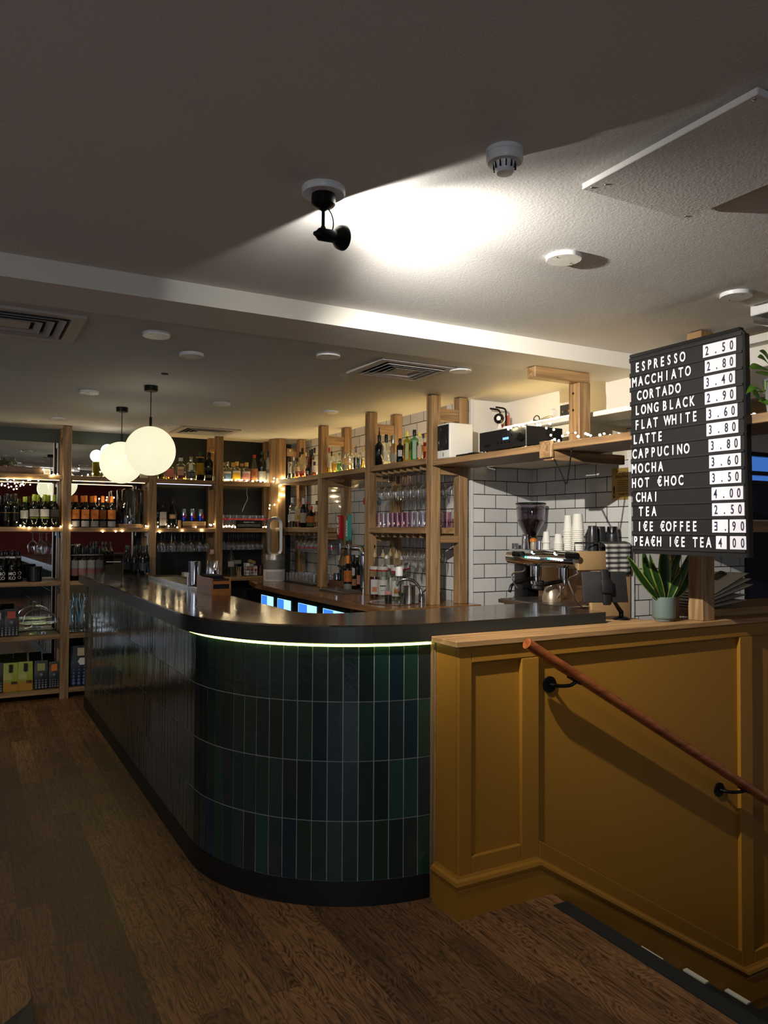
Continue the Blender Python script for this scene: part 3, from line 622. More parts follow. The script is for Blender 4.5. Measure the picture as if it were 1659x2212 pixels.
# long shelf over the alcove, hung from a ceiling bracket
t = thing('hanging_shelf', 'long oak shelf over the alcove, carrying the amplifier', 'shelf', (3.05, 3.3, 2.03))
bm = BM(); box(bm, (2.888, 1.7, 2.032), (3.26, 4.518, 2.072), .003); obj('board', bm, oak_y, t, world=True)
bm = BM(); box(bm, (3.19, 3.38, 2.072), (3.28, 3.47, 2.46), .003); obj('hanger_post', bm, oak_z, t, world=True)
bm = BM(); box(bm, (2.86, 3.385, 2.46), (3.28, 3.46, ZB-.002), .003); obj('ceiling_rail', bm, oak_x, t, world=True)
bm = BM(); box(bm, (2.868, 3.26, 1.99), (2.888, 3.36, 2.085), .003); box(bm, (2.889, 3.27, 1.975), (3.45, 3.35, 2.031), .004); obj('support_arm', bm, oak_x, t, world=True)
for z in (2.40, 2.30):
    bm = BM(); cyl(bm, None, .008, .002, 10, mtx=axis_mtx((3.19, 3.43, z), (-1, 0, 0))); obj('screw_hole', bm, mat('dark_hole', (30, 18, 10), .9), t, world=True)
bm = BM(); tube(bm, smooth_path([(2.90, 3.27, 1.98), (2.905, 3.22, 1.90), (2.905, 3.18, 1.84), (2.905, 3.16, 1.90), (2.90, 3.13, 2.03)], 6), .004, 6); obj('cable_loop', bm, black_metal, t, 'all', world=True)
# posts of the frame behind the menu board
t = thing('oak_post', 'square oak post standing on the wall capping beside the potted plant', 'post', (3.34, 2.65, 1.126))
bm = BM(); box(bm, (3.295, 2.61, 1.126), (3.388, 2.70, 2.61), .003); obj('post', bm, oak_z, t, world=True)
t = thing('oak_post', 'second oak post just behind the one beside the potted plant', 'post', (3.30, 2.80, 1.1))
bm = BM(); box(bm, (3.262, 2.782, .5), (3.335, 2.86, 2.52), .003); obj('post', bm, oak_z, t, world=True)
# ================================================================ menu board
XB = 2.86
bc = lambda X, Y: at(1340+X/4.254, 700+Y/4.254, x=XB)     # photo zoom -> board plane
yl, yr, zt, zb = 2.688, 2.062, 2.436, 1.468
mb = thing('menu_board', 'tall black letter board with white drink names and price cards', 'menu board', (XB, (yl+yr)/2, zb))
q5 = [bc(*c) for c in ((118, 2103), (1180, 2150), (1140, 85), (1100, 42), (90, 300))]; CN = [(q.y, q.z) for q in q5]
bm = BM(); prism(bm, CN, XB+.002, XB+.022, Matrix(((0, 0, 1, 0), (1, 0, 0, 0), (0, 1, 0, 0), (0, 0, 0, 1)))); obj('panel', bm, mat('board_black', (19, 18, 18), .5), mb, world=True)
def bar2(bm, a, b, w, x0, x1):
    a, b = Vector((a[0], a[1])), Vector((b[0], b[1])); d = (b-a).normalized(); n = Vector((-d.y, d.x))*w
    prism(bm, [a-n, b-n, b+n, a+n], x0, x1, Matrix(((0, 0, 1, 0), (1, 0, 0, 0), (0, 1, 0, 0), (0, 0, 0, 1))))
bm = BM(); bar2(bm, CN[1], CN[2], .006, XB-.006, XB+.024); bar2(bm, CN[3], CN[4], .007, XB-.004, XB+.023); obj('frame', bm, mat('board_frame', (20, 20, 20), .25), mb, world=True)
rail_m = mat('board_rail', (25, 24, 24), .5); let_m = mat('letter_white', (238, 238, 236), .5); card_m = mat('card_white', (225, 222, 228), .5); ink = mat('ink_navy', (34, 28, 58), .6)
CAPF = .69
def letters(s, x0, zbase, capw, caph, pitch, sw, m, name, par, back=.0012, mirror='', bold=.018, xs=None):
    x = x0; i = 0
    for ch in s:
        if ch == ' ': x -= pitch*sw; continue
        g = text_bm(ch, caph/CAPF, .0008, capw, 'CENTER', bold)
        if ch in mirror: xform(g, Matrix.Diagonal((-1, 1, 1, 1)))
        yy = xs[i] if xs else x; i += 1; x -= pitch
        obj(name, xform(g, frame_mtx((XB-back, yy, zbase), (0, -1, 0), (0, 0, 1))), m, par, world=True)
LINES = [('ESPRESSO', 145, 440, 590, 342), ('MACCHIATO', 118, 578, 640, 472), ('CORTADO', 162, 700, 548, 630), ('LONG BLACK', 145, 832, 680, 752), ('FLAT WHITE', 142, 970, 703, 890), ('LATTE', 126, 1100, 383, 1075),
         ('CAPPUCINO', 120, 1235, 628, 1188), ('MOCHA', 115, 1370, 388, 1352), ('HOT €HOC', 114, 1500, 575, 1480), ('CHAI', 152, 1635, 342, 1625), ('TEA', 178, 1765, 327, 1760), ('I€E €OFFEE', 165, 1898, 703, 1905), ('PEA€H I€E TEA', 130, 2032, 832, 2055)]
CARDS = [[(763, 1069, '2.50')], [(780, 1065, '2.80')], [(770, 1058, '3.40')], [(778, 1066, '2.90')], [(790, 1078, '3.60')], [(792, 1085, '3.80')], [(810, 1104, '3.80')], [(815, 1108, '3.60')], [(820, 1110, '3.50')],
         [(836, 1126, '4.00')], [(840, 1137, '2.50')], [(840, 985, 'E.'), (1000, 1157, '90')], [(874, 972, '4'), (1002, 1158, '00')]]
zrow = []
for (s, xa, ya, xb, yb), cards in zip(LINES, CARDS):
    A, B = bc(xa, ya), bc(xb, yb); z = (A.z+B.z)/2; zrow.append(z); n = len(s.replace(' ', '')); sp = s.count(' '); sw = .32 if s.startswith('LONG') else .85
    lw = .019; pitch = (A.y-B.y-lw)/(n-1+sp*sw)
    letters(s, A.y-lw/2, z, .64, .0435, pitch, sw, let_m, 'letter', mb)
    for x0, x1, d in cards:
        Yl, Yr = bc(x0, 700+(z*0)).y, bc(x1, 700).y
        bm = BM(); box(bm, (XB-.002, Yr, z-.006), (XB+.002, Yl, z+.050), .0006); c = obj('price_card', bm, card_m, mb, world=True)
        w = Yl-Yr; L = {4: (.13, .40, .64, .87), 2: (.27, .76) if d != 'E.' else (.25, .85), 1: (.42,)}[len(d)]
        letters(d, 0, z+.003, .62, .038, 0, 0, ink, 'price_digit', c, .0025, 'E', .016, [Yl-w*k for k in L])
bounds = [z-.013 for z in zrow]+[zrow[0]+.062]
for z in bounds:
    bm = BM(); f = (z-zb)/(zt-zb); ya_, yb_ = CN[0][0]+(CN[4][0]-CN[0][0])*f, CN[1][0]+(CN[2][0]-CN[1][0])*f
    box(bm, (XB-.0035, yb_+.012, z-.0065), (XB+.002, ya_-.001, z+.0045), .001); box(bm, (XB-.003, ya_, z-.012), (XB+.02, ya_+.006, z+.012), .002); obj('letter_rail', bm, rail_m, mb, world=True)
# ================================================================ potted snake plant
def plant_leaf(base, tip, w, bend=(0, 0, 0), facing=None, n=10, fold=.25):
    base, tip, bend = Vector(base), Vector(tip), Vector(bend); bm = BM(); uvl = bm.loops.layers.uv.verify(); rows = []
    side = (tip-base).cross(Vector(facing or (-.49, -.87, 0))).normalized(); fw = Vector(facing or (-.49, -.87, 0))
    for i in range(n+1):
        t = i/n; p = base.lerp(tip, t)+bend*math.sin(PI*t)
        ww = 1.5*w*(.42+.95*t)*(1-t**2.8) if t > .02 else w*.6
        rows.append([bm.verts.new(p+side*ww*s*.5+fw*(abs(s)*fold*ww*.5)) for s in (-1, -.72, 0, .72, 1)])
    for a, b in zip(rows, rows[1:]):
        for k in range(4):
            f = bm.faces.new((a[k], a[k+1], b[k+1], b[k]))
            f.material_index = 1 if k in (0, 3) else 0
    r = bmesh.ops.solidify(bm, geom=bm.faces[:], thickness=.002)
    return bm
leaf_g = mat('leaf_green', (44, 76, 30), .38, var=.35, vscale=35); leaf_y = mat('leaf_edge', (146, 156, 74), .4)
PC = Vector((3.135, 2.715, 1.126))
pl = thing('potted_snake_plant', 'snake plant with yellow edged leaves in a grey green ceramic pot', 'potted plant', PC)
bm = BM(); lathe(bm, [(0, 0), (.042, 0), (.046, .004), (.0455, .008), (.055, .016), (.057, .024), (.057, .121), (.055, .123), (.052, .121), (.052, .10), (0, .10)], 36); obj('pot', bm, mat('sage_ceramic', (92, 106, 98), .4, bump=.1, bscale=50), pl, 40)
bm = BM(); cyl(bm, (0, 0, .10), .0515, .008, 24); obj('soil', bm, mat('soil', (32, 24, 18), .95, bump=.8, bscale=90), pl)
pq = lambda X, Y, y: at(1200+X/3.614, 1150+Y/3.614, y=y)-PC
for bx, by, tx, ty, w, y, bend in ((765, 500, 555, 175, .034, 2.69, (-.004, 0, -.012)), (805, 480, 680, 120, .042, 2.70, (-.02, 0, -.02)), (800, 480, 735, 165, .03, 2.745, (0, 0, 0)), (855, 505, 845, 80, .058, 2.70, (0, 0, 0)), (868, 500, 990, 110, .034, 2.75, (.0, 0, .03)),
                                   (890, 500, 1058, 140, .04, 2.70, (-.005, 0, -.02)), (905, 505, 1040, 250, .042, 2.715, (.035, 0, -.02)), (845, 505, 745, 225, .034, 2.68, (.004, 0, .0)), (880, 500, 950, 150, .03, 2.765, (0, 0, 0)), (885, 510, 985, 310, .036, 2.675, (-.01, 0, 0)), (780, 505, 765, 420, .014, 2.68, (0, 0, 0))):
    b = pq(bx, by, y); b.z = min(b.z, .125); r = Vector((b.x, b.y, 0))
    if r.length > .038: b.x, b.y = r.normalized().x*.038, r.normalized().y*.038
    b.z = .104; o = obj('leaf', plant_leaf(b, pq(tx, ty, y), w, bend), [leaf_g, leaf_y], pl, 'all')
# ================================================================ tablet on its stand, beyond the capping
bm = BM(); box(bm, (2.815, 2.781, 1.098), (3.09, 3.0, 1.126), .002); struct('trim_18', bm, MATS['oak_cap'])
B0 = at(1342, 1338, z=1.126)
ts = thing('tablet_stand', 'black desk stand with a round base holding the tablet', 'tablet stand', B0)
bm = BM(); lathe(bm, [(0, 0), (.045, 0), (.045, .006), (.03, .014), (.012, .018), (.012, .04), (0, .045)], 32); obj('base', bm, black_metal, ts, 40)
Tc = at(1306, 1268, y=2.83)-B0; up_t = Vector((.05, .16, .98)).normalized(); rt_t = Vector((.93, -.36, 0)).normalized(); n_t = rt_t.cross(up_t).normalized()
bm = BM(); rod(bm, (0, 0, .03), Tc+n_t*.03+Vector((0, 0, -.02)), .008, 14); rod(bm, Tc+n_t*.03+Vector((.012, 0, -.03)), (.01, .0, .04), .004, 10); obj('arm', bm, black_metal, ts, 40)
TM = frame_mtx(Tc, rt_t, up_t)
bm = BM(); box(bm, (-.022, -.092, .006), (.022, .088, .022), .008, 2); box(bm, (-.03, -.035, .018), (.03, .035, .036), .008, 2); xform(bm, TM); obj('clamp', bm, mat('clamp_black', (12, 12, 12), .5), ts, 40)
tb = thing('tablet', 'tablet computer seen from its dark grey back, held in the black stand', 'tablet', B0+Tc)
bm = BM(); box(bm, (-.118, -.078, -.003), (.118, .078, .005), .004, 2); xform(bm, frame_mtx((0, 0, 0), rt_t, up_t)); obj('back_shell', bm, mat('space_grey', (58, 56, 56), .35, .6), tb, 40)
bm = BM(); box(bm, (-.114, -.074, -.0042), (.114, .074, -.003)); xform(bm, frame_mtx((0, 0, 0), rt_t, up_t)); obj('screen', bm, mat('screen_black', (8, 9, 12), .1), tb)
bm = BM(); tube(bm, smooth_path([TM @ Vector((-.117, -.01, 0)), TM @ Vector((-.15, -.012, -.01)), TM @ Vector((-.165, -.05, 0)), TM @ Vector((-.14, -.09, .0)), TM @ Vector((-.10, -.105, -.02))]), .0022, 6); xform(bm, Matrix.Translation(-Tc)); obj('charging_cable', bm, black_metal, tb, 'all')
# ================================================================ coffee machine and things on it
copper = mat('warm_steel', (172, 138, 104), .22, .9); side_m = mat('bronze_panel', (206, 168, 118), .35, .35)
cm = thing('coffee_machine', 'two group chrome coffee machine with bronze side panel in the tiled alcove', 'coffee machine', (3.55, 3.9, .985))
MY0, MY1 = 3.575, 4.235
bm = BM(); box(bm, (3.37, MY0, 1.35), (3.80, MY1, 1.452), .006, 2); obj('upper_body', bm, steel, cm, 40, world=True)
bm = BM(); prism(bm, [(3.37, 1.452), (3.335, 1.44), (3.315, 1.41), (3.32, 1.375), (3.345, 1.345), (3.37, 1.345)], -MY1-.004, -MY0+.004, Matrix(((1, 0, 0, 0), (0, 0, -1, 0), (0, 1, 0, 0), (0, 0, 0, 1)))); obj('front_fascia', bm, chrome, cm, 50, world=True)
bm = BM(); box(bm, (3.60, MY0+.01, 1.0), (3.80, MY1-.01, 1.349)); obj('rear_body', bm, copper, cm, world=True)
bm = BM(); box(bm, (3.35, 3.553, 1.335), (3.60, MY0, 1.455), .006, 2); obj('side_panel', bm, side_m, cm, 40, world=True)
bm = BM(); box(bm, (3.46, 3.556, 1.0), (3.80, MY0+.008, 1.33), .006, 2); obj('side_panel', bm, side_m, cm, 40, world=True)
bm = BM(); box(bm, (3.25, MY0-.005, 1.085), (3.60, MY1, 1.112), .004); obj('drip_tray', bm, steel, cm, world=True)
bm = BM()
for k in range(16): box(bm, (3.262, MY0+.02+k*.04, 1.112), (3.59, MY0+.045+k*.04, 1.116))
obj('tray_grille', bm, steel, cm, world=True)
bm = BM(); box(bm, (3.30, MY0, .987), (3.795, MY1, 1.084), .004); obj('base', bm, chrome, cm, world=True)
for px, py in ((1120, 1197), (1236, 1201)):
    p = at(px, py, x=3.30); bm = BM(); rod(bm, p+Vector((0, .045, 0)), p+Vector((0, -.045, 0)), .021, 20); k = obj('steam_knob', bm, mat('knob_black', (10, 10, 10), .2), cm, 40, world=True)
    e = p+Vector((0, .045 if px < 1200 else -.0, 0)); e = p+Vector((0, .047, 0)); bm = BM(); ball(bm, e, .019, 14, 8, (1, .6, 1)); obj('knob_cap', bm, chrome, k, 'all', world=True)
led_w = emis('led_white', (215, 250, 255), 2.2); led_g = emis('led_green', (90, 255, 190), 1.6)
for x0, y0, x1, y1, wx, wy in ((1135, 1203.5, 1162, 1205.5, 1149, 1193), (1184, 1206.5, 1212, 1210, 1198, 1195.5)):
    for k in range(6):
        t = k/5; p = at(x0+(x1-x0)*t, y0+(y1-y0)*t, x=3.311); bm = BM(); ball(bm, p, .0075, 10, 6, (.5, 1, 1)); obj('button', bm, led_g if k == 0 else led_w, cm, 'all', world=True)
    p = at(wx, wy, x=3.322); bm = BM(); ball(bm, p, .009, 10, 6, (.5, 1, 1)); obj('brew_switch', bm, led_w, cm, 'all', world=True)
for y in (3.77, 4.05):
    bm = BM(); cyl(bm, (3.43, y, 1.27), .038, .08, 24); cyl(bm, (3.43, y, 1.245), .034, .022, 24); g = obj('group_head', bm, chrome, cm, 40, world=True)
    bm = BM(); rod(bm, (3.395, y, 1.255), (3.27, y+.02, 1.235), .013, 14, .016); obj('portafilter_handle', bm, MATS['knob_black'], g, 40, world=True)
    bm = BM(); tube(bm, smooth_path([(3.43, y, 1.245), (3.43, y, 1.225), (3.425, y+.015, 1.205)], 4), .007, 8); obj('spout', bm, chrome, g, 'all', world=True)
for pts in ([(1135, 1225), (1130, 1234), (1112, 1237), (1106, 1243), (1110, 1258), (1118, 1270)], [(1243, 1230), (1247, 1240), (1232, 1248), (1228, 1256), (1235, 1275), (1241, 1288)]):
    bm = BM(); tube(bm, smooth_path([at(x, y, x=3.31 if i else 3.36) for i, (x, y) in enumerate(pts)], 6), .0055, 8); obj('steam_wand', bm, chrome, cm, 'all', world=True)
bm = BM(); tube(bm, [(3.36, 3.60, 1.452), (3.36, 3.60, 1.505), (3.78, 3.60, 1.505), (3.78, 3.60, 1.452)], .006, 8); tube(bm, [(3.57, 3.60, 1.452), (3.57, 3.60, 1.505)], .006, 8); obj('cup_rail', bm, chrome, cm, 40, world=True)
p = at(1160, 1264, x=3.596); bm = BM(); box(bm, (3.592, p.y-.062, p.z-.036), (3.599, p.y+.062, p.z+.036), .002); bd = obj('name_plate', bm, mat('plate_black', (18, 16, 16), .4), cm, world=True)
bm = BM(); merge(bm, text_bm('ROCKET', .032, .0006, 1.0, 'CENTER', .01), frame_mtx((3.5912, p.y, p.z+.005), (0, -1, 0), (0, 0, 1)))
for z in (-.012, -.022): box(bm, (3.5905, p.y-.045, p.z+z), (3.5918, p.y+.045, p.z+z+.003))
obj('lettering', bm, mat('plate_silver', (205, 200, 195), .4), bd, world=True)
# grinder
gr = thing('coffee_grinder', 'black coffee grinder with a clear hopper full of beans', 'coffee grinder', (3.665, 4.385, .985))
bm = BM(); box(bm, (-.20, -.085, .002), (.09, .085, .05), .01, 2); box(bm, (-.10, -.075, .05), (.08, .075, .49), .015, 2); obj('body', bm, mat('grinder_black', (14, 14, 15), .3), gr, 40)
GZ = .165
bm = BM(); lathe(bm, [(.03, .32+GZ), (.045, .36+GZ), (.05, .39+GZ), (0, .40+GZ)], 24); obj('collar', bm, MATS['grinder_black'], gr, 40)
hz = lambda p: [(r, z+GZ) for r, z in p]
bm = BM(); lathe(bm, hz([(.042, .385), (.06, .42), (.097, .49), (.099, .50), (.107, .62), (.104, .62), (.096, .50), (.094, .49), (.056, .42), (.04, .39)]), 36); obj('hopper', bm, glass('hopper_glass', (222, 216, 222), 1.2), gr, 40)
bm = BM(); lathe(bm, hz([(0, .388), (.038, .39), (.055, .42), (.092, .49), (.094, .508), (.05, .516), (0, .518)]), 28); obj('beans', bm, mat('coffee_beans', (44, 18, 18), .45, bump=1, bscale=150), gr, 40)
bm = BM(); lathe(bm, hz([(0, .622), (.111, .622), (.112, .630), (.10, .636), (0, .638)]), 32); obj('hopper_lid', bm, MATS['grinder_black'], gr, 40)
bm = BM(); tube(bm, smooth_path([(-.10, .02, .22), (-.16, .02, .2), (-.18, .02, .15)], 4), .012, 8); obj('dosing_chute', bm, MATS['grinder_black'], gr, 'all')
# cups stacked on the machine
paper = mat('paper_cup', (222, 217, 206), .7); MT = 1.453
def cup_stack(px, base, top, r, label, n):
    p = at(px, base, x=3.52 if r > .03 else 3.45); p.z = MT; h = (base-top)*dep(p)/F
    t = thing('paper_cup_stack', label, 'paper cups', p, 0, 'white takeaway cups upside down on the coffee machine')
    ch = min(h*.62, .11)
    for k in range(n):
        z = (h-ch)*k/max(1, n-1); bm = BM(); lathe(bm, [(r+.0015, z), (r+.003, z+.002), (r+.002, z+.006), (r*.97, z+.007), (r*.72, z+ch), (r*.69, z+ch), (r*.69, z+ch-.004), (0, z+ch-.004)], 24); obj('cup', bm, paper, t, 40)
cup_stack(1180, 1214, 1175, .026, 'shortest leftmost stack of white paper cups on the coffee machine', 2)
cup_stack(1206, 1215, 1180, .030, 'short second stack of white paper cups on the coffee machine', 4)
cup_stack(1227, 1216, 1141, .031, 'tall narrow stack of white paper cups, third from left', 9)
cup_stack(1248, 1216, 1137, .040, 'tallest widest stack of white paper cups beside the dark mugs', 11)
dk = mat('charcoal_mug', (38, 38, 40), .3)
def mug(px, base, top, w, label, rz=0, X=3.6):
    p = at(px, base, x=X); p.z = MT; s = dep(p)/F; h = (base-top)*s; r = w*s/2
    t = thing('mug', label, 'mug', p, rz, 'dark grey mugs upside down on the coffee machine')
    bm = BM(); lathe(bm, [(r*.9, 0), (r*.98, .003), (r, h*.5), (r*.86, h*.97), (r*.8, h), (0, h)], 28); obj('bowl', bm, dk, t, 40)
    bm = BM(); tube(bm, smooth_path([(0, r*.95, h*.25), (0, r*1.4, h*.3), (0, r*1.5, h*.6), (0, r*.9, h*.8)], 5), .006, 8); obj('handle', bm, dk, t, 'all')
mug(1280, 1184, 1130, 22, 'dark grey mug stacked beside the tallest paper cups', .3, 3.56); mug(1296, 1180, 1128, 26, 'dark grey mug in the middle of the row on the coffee machine', .5, 3.66); mug(1323, 1180, 1128, 26, 'dark grey mug nearest the wall notice, handle to the left', .2, 3.74)
# small things left of the cups
def small(name, label, cat, px, base, X, parts):
    p = at(px, base, x=X); p.z = MT; t = thing(name, label, cat, p)
    for nm, prof, m in parts: bm = BM(); lathe(bm, prof, 20); obj(nm, bm, m, t, 40)
small('sauce_bottle', 'small clear bottle with an orange cap on the coffee machine', 'bottle', 1152, 1185, 3.42, [('body', [(0, 0), (.02, 0), (.021, .04), (.018, .05), (0, .05)], mat('cloudy', (150, 140, 120), .3)), ('cap', [(.018, .05), (.024, .052), (.024, .068), (.012, .078), (0, .08)], mat('orange_cap', (196, 110, 30), .4))])
small('steel_cup', 'small steel cup beside the orange capped bottle', 'cup', 1165, 1186, 3.42, [('body', [(0, 0), (.022, 0), (.022, .058), (.019, .058), (.019, .01), (0, .01)], chrome)])
small('milk_jug', 'tall steel milk jug holding tools, left end of the coffee machine', 'jug', 1134, 1184, 3.46, [('body', [(0, 0), (.028, 0), (.025, .05), (.02, .085), (.022, .10), (.019, .10), (.018, .01), (0, .01)], chrome)])
small('steel_cup', 'small steel cup at the far left corner of the coffee machine', 'cup', 1113, 1182, 3.44, [('body', [(0, 0), (.024, 0), (.026, .038), (.023, .038), (.022, .01), (0, .01)], chrome)])
# milk pitcher on the drip tray
p = at(1192, 1283, x=3.40); p.z = 1.1165; t = thing('milk_pitcher', 'steel milk pitcher standing on the drip tray of the coffee machine', 'pitcher', p)
bm = BM(); lathe(bm, [(0, 0), (.062, 0), (.063, .03), (.05, .075), (.034, .10), (.036, .13), (.033, .13), (.031, .10), (0, .05)], 28); obj('body', bm, mat('pitcher_steel', (196, 178, 150), .3, .8), t, 40)
bm = BM(); tube(bm, smooth_path([(0, -.034, .12), (0, -.075, .11), (0, -.08, .06), (0, -.058, .03)], 5), .005, 8); obj('handle', bm, steel, t, 'all')
# towel over the corner rail
t = thing('bar_towel', 'grey and white striped towel hanging over the end of the coffee machine', 'towel', (3.68, 3.59, 1.50))
def towel_mat():
    m, N, L, b = new_mat('striped_cloth'); tc = N.new('ShaderNodeTexCoord'); sp = N.new('ShaderNodeSeparateXYZ'); L.new(tc.outputs['UV'], sp.inputs[0])
    mu = N.new('ShaderNodeMath'); mu.operation = 'MULTIPLY'; mu.inputs[1].default_value = 6.5; L.new(sp.outputs[1], mu.inputs[0]); fr = N.new('ShaderNodeMath'); fr.operation = 'FRACT'; L.new(mu.outputs[0], fr.inputs[0])
    gt = N.new('ShaderNodeMath'); gt.operation = 'GREATER_THAN'; gt.inputs[1].default_value = .5; L.new(fr.outputs[0], gt.inputs[0]); mx = N.new('ShaderNodeMix'); mx.data_type = 'RGBA'
    mx.inputs['A'].default_value = lin((62, 60, 58)); mx.inputs['B'].default_value = lin((178, 174, 166)); L.new(gt.outputs[0], mx.inputs['Factor']); L.new(mx.outputs['Result'], b.inputs['Base Color']); b.inputs['Roughness'].default_value = .9; return m
bm = BM(); uvl = bm.loops.layers.uv.verify(); rows = []; NX, NZ = 14, 18
for j in range(NZ+1):
    v = j/NZ; row = []
    for i in range(NX+1):
        u = i/NX; x = 3.565+.225*u+.012*v*(u-.5); y = 3.540-.008*math.sin(u*17+1)*(1-v*.4)+.055*max(0, (v-.88)/.12)**2; row.append(bm.verts.new((x, y, 1.515-.21*(1-v) if v < 1 else 1.515)))
    rows.append(row)
for a, b, j in zip(rows, rows[1:], range(NZ)):
    for i in range(NX):
        f = bm.faces.new((a[i], a[i+1], b[i+1], b[i]))
        for l, (du, dv) in zip(f.loops, ((0, 0), (1, 0), (1, 1), (0, 1))): l[uvl].uv = ((i+du)/NX, (j+dv)/NZ)
o = obj('cloth', bm, towel_mat(), t, 'all', world=True); md = o.modifiers.new('thick', 'SOLIDIFY'); md.thickness = .004
# knock box in front of the grinder
p = at(1105, 1303, x=3.17); t = thing('knock_box', 'brown wooden knock box left of the coffee machine', 'box', (3.17, 4.33, .985))
bm = BM(); box(bm, (3.06, 4.10, .987), (3.24, 4.38, 1.045), .003); obj('box', bm, wood('knock_wood', (92, 70, 48), (128, 100, 70), 1, .4), t, world=True)
bm = BM(); box(bm, (3.056, 4.16, 1.005), (3.06, 4.30, 1.035)); obj('label_plate', bm, MATS['plate_black'], t, world=True)
# brass notice on the alcove wall
p = at(1344, 1045, x=X2); yw, zh = .087, .105
t = thing('wall_notice', 'brass coloured notice with an exclamation mark on the tiled wall', 'notice', (X2, p.y, p.z))
bm = BM(); box(bm, (X2-.006, p.y-yw, p.z-zh), (X2-.0005, p.y+yw, p.z+zh), .001); obj('plate', bm, mat('brass_sheet', (176, 146, 78), .35, .5), t, world=True)
bm = BM(); fm = lambda y, z: frame_mtx((X2-.0066, y, z), (0, -1, 0), (0, 0, 1))
merge(bm, text_bm('Allergens &', .030, .0004, .8, 'CENTER'), fm(p.y-.01, p.z+.068)); merge(bm, text_bm('Dietary Notice', .030, .0004, .7, 'CENTER'), fm(p.y-.01, p.z+.04)); merge(bm, text_bm('!', .11, .0004, .9, 'CENTER', .02), fm(p.y+.066, p.z-.09)); merge(bm, text_bm('THANK YOU', .016, .0004, 1, 'CENTER', .01), fm(p.y-.02, p.z-.075))
for k in range(6): box(bm, (X2-.007, p.y-.07+(k % 3)*.008, p.z+.018-k*.0135), (X2-.006, p.y+.04, p.z+.022-k*.0135))
obj('lettering', bm, mat('notice_ink', (70, 50, 24), .7), t, world=True)
# ================================================================ speaker, amplifier and other things on the hanging shelf
SZ = 2.0725
sp = thing('loudspeaker', 'small white bookshelf loudspeaker with a black front on the oak shelf', 'loudspeaker', (2.97, 4.40, SZ))
sy0, sy1, sh_ = 4.335, 4.495, .245
bm = BM(); box(bm, (2.915, sy0, SZ+.004), (3.11, sy1, SZ+sh_), .008, 3); obj('cabinet', bm, mat('speaker_white', (222, 218, 208), .35), sp, 40, world=True)
bm = BM(); box(bm, (2.909, sy0+.012, SZ+.06), (2.916, sy1-.012, SZ+sh_-.01), .003, 2); obj('baffle', bm, mat('baffle_black', (22, 22, 22), .5), sp, 40, world=True)
for z, r, nm in ((.115, .052, 'woofer'), (.205, .022, 'tweeter')):
    bm = BM(); lathe(bm, [(r, 0), (r*.95, .006), (r*.85, .006), (r*.8, .002), (r*.3, -.012), (r*.28, -.006), (0, -.003)], 32, mtx=axis_mtx((2.909, (sy0+sy1)/2, SZ+z), (-1, 0, 0))); obj(nm, bm, mat('cone_black', (30, 30, 31), .35), sp, 50, world=True)
bm = BM(); box(bm, (2.912, 4.408, SZ+.018), (2.9145, 4.418, SZ+.044)); obj('badge', bm, steel, sp, world=True)
for y in (4.345, 4.485):
    bm = BM(); box(bm, (2.92, y-.006, SZ), (3.10, y+.006, SZ+.004)); obj('foot', bm, black_metal, sp, world=True)
am = thing('amplifier', 'black hi-fi amplifier with a blue display on the oak shelf', 'amplifier', (3.02, 3.79, SZ))
bm = BM(); box(bm, (2.945, 3.56, SZ+.018), (3.225, 4.02, SZ+.135), .003); obj('case', bm, mat('amp_case', (34, 34, 34), .3, .5), am, world=True)
bm = BM(); box(bm, (2.936, 3.556, SZ+.016), (2.946, 4.024, SZ+.137), .002); obj('front_panel', bm, mat('amp_front', (20, 20, 21), .4), am, world=True)
p = at(1092, 947, x=2.934); bm = BM(); box(bm, (2.934, p.y-.028, p.z-.007), (2.936, p.y+.028, p.z+.007)); obj('display', bm, emis('blue_display', (110, 165, 255), 1.6), am, world=True)
p = at(1126, 944, x=2.93); bm = BM(); rod(bm, (2.937, p.y, p.z), (2.918, p.y, p.z), .025, 28); obj('volume_knob', bm, black_metal, am, 40, world=True)
for px, py in ((1048, 964), (1052, 963), (1057, 962), (1075, 957), (1083, 956), (1091, 955), (1100, 954), (1105, 939), (1117, 947)):
    p = at(px, py, x=2.935); bm = BM(); rod(bm, (2.937, p.y, p.z), (2.931, p.y, p.z), .006, 12); obj('button', bm, black_metal, am, 40, world=True)
for x, y in ((2.96, 3.59), (2.96, 3.99), (3.20, 3.59), (3.20, 3.99)):
    bm = BM(); cyl(bm, (x, y, SZ), .016, .017, 16); obj('foot', bm, chrome, am, 40, world=True)
t = thing('router', 'flat black router lying between the loudspeaker and the amplifier', 'router', (3.0, 4.15, SZ))
bm = BM(); box(bm, (2.925, 4.06, SZ), (3.05, 4.28, SZ+.018), .006, 2); obj('case', bm, black_metal, t, 40, world=True)
bm = BM(); box(bm, (2.94, 4.09, SZ+.018), (3.02, 4.15, SZ+.022)); obj('lid', bm, mat('router_grey', (60, 60, 60), .3), t, world=True)
t = thing('security_camera', 'small round white camera with a black lens on the ledge', 'camera', (3.40, 4.545-.13, 2.3005))
p = at(1058, 916, x=3.37); bm = BM(); lathe(bm, [(0, 0), (.033, 0), (.03, .012), (.014, .03), (.012, .05), (0, .05)], 24); obj('base', bm, white_plastic, t, 40)
bm = BM(); ball(bm, (0, 0, .085), .042, 24, 16); obj('head', bm, white_plastic, t, 'all')
bm = BM(); d = Vector((-.75, -.66, .05)).normalized(); lathe(bm, [(.038, -.004), (.036, .006), (.028, .012), (0, .013)], 24, mtx=axis_mtx(Vector((0, 0, .085))+d*.026, d)); obj('lens', bm, mat('lens_black', (10, 10, 14), .1), t, 40)
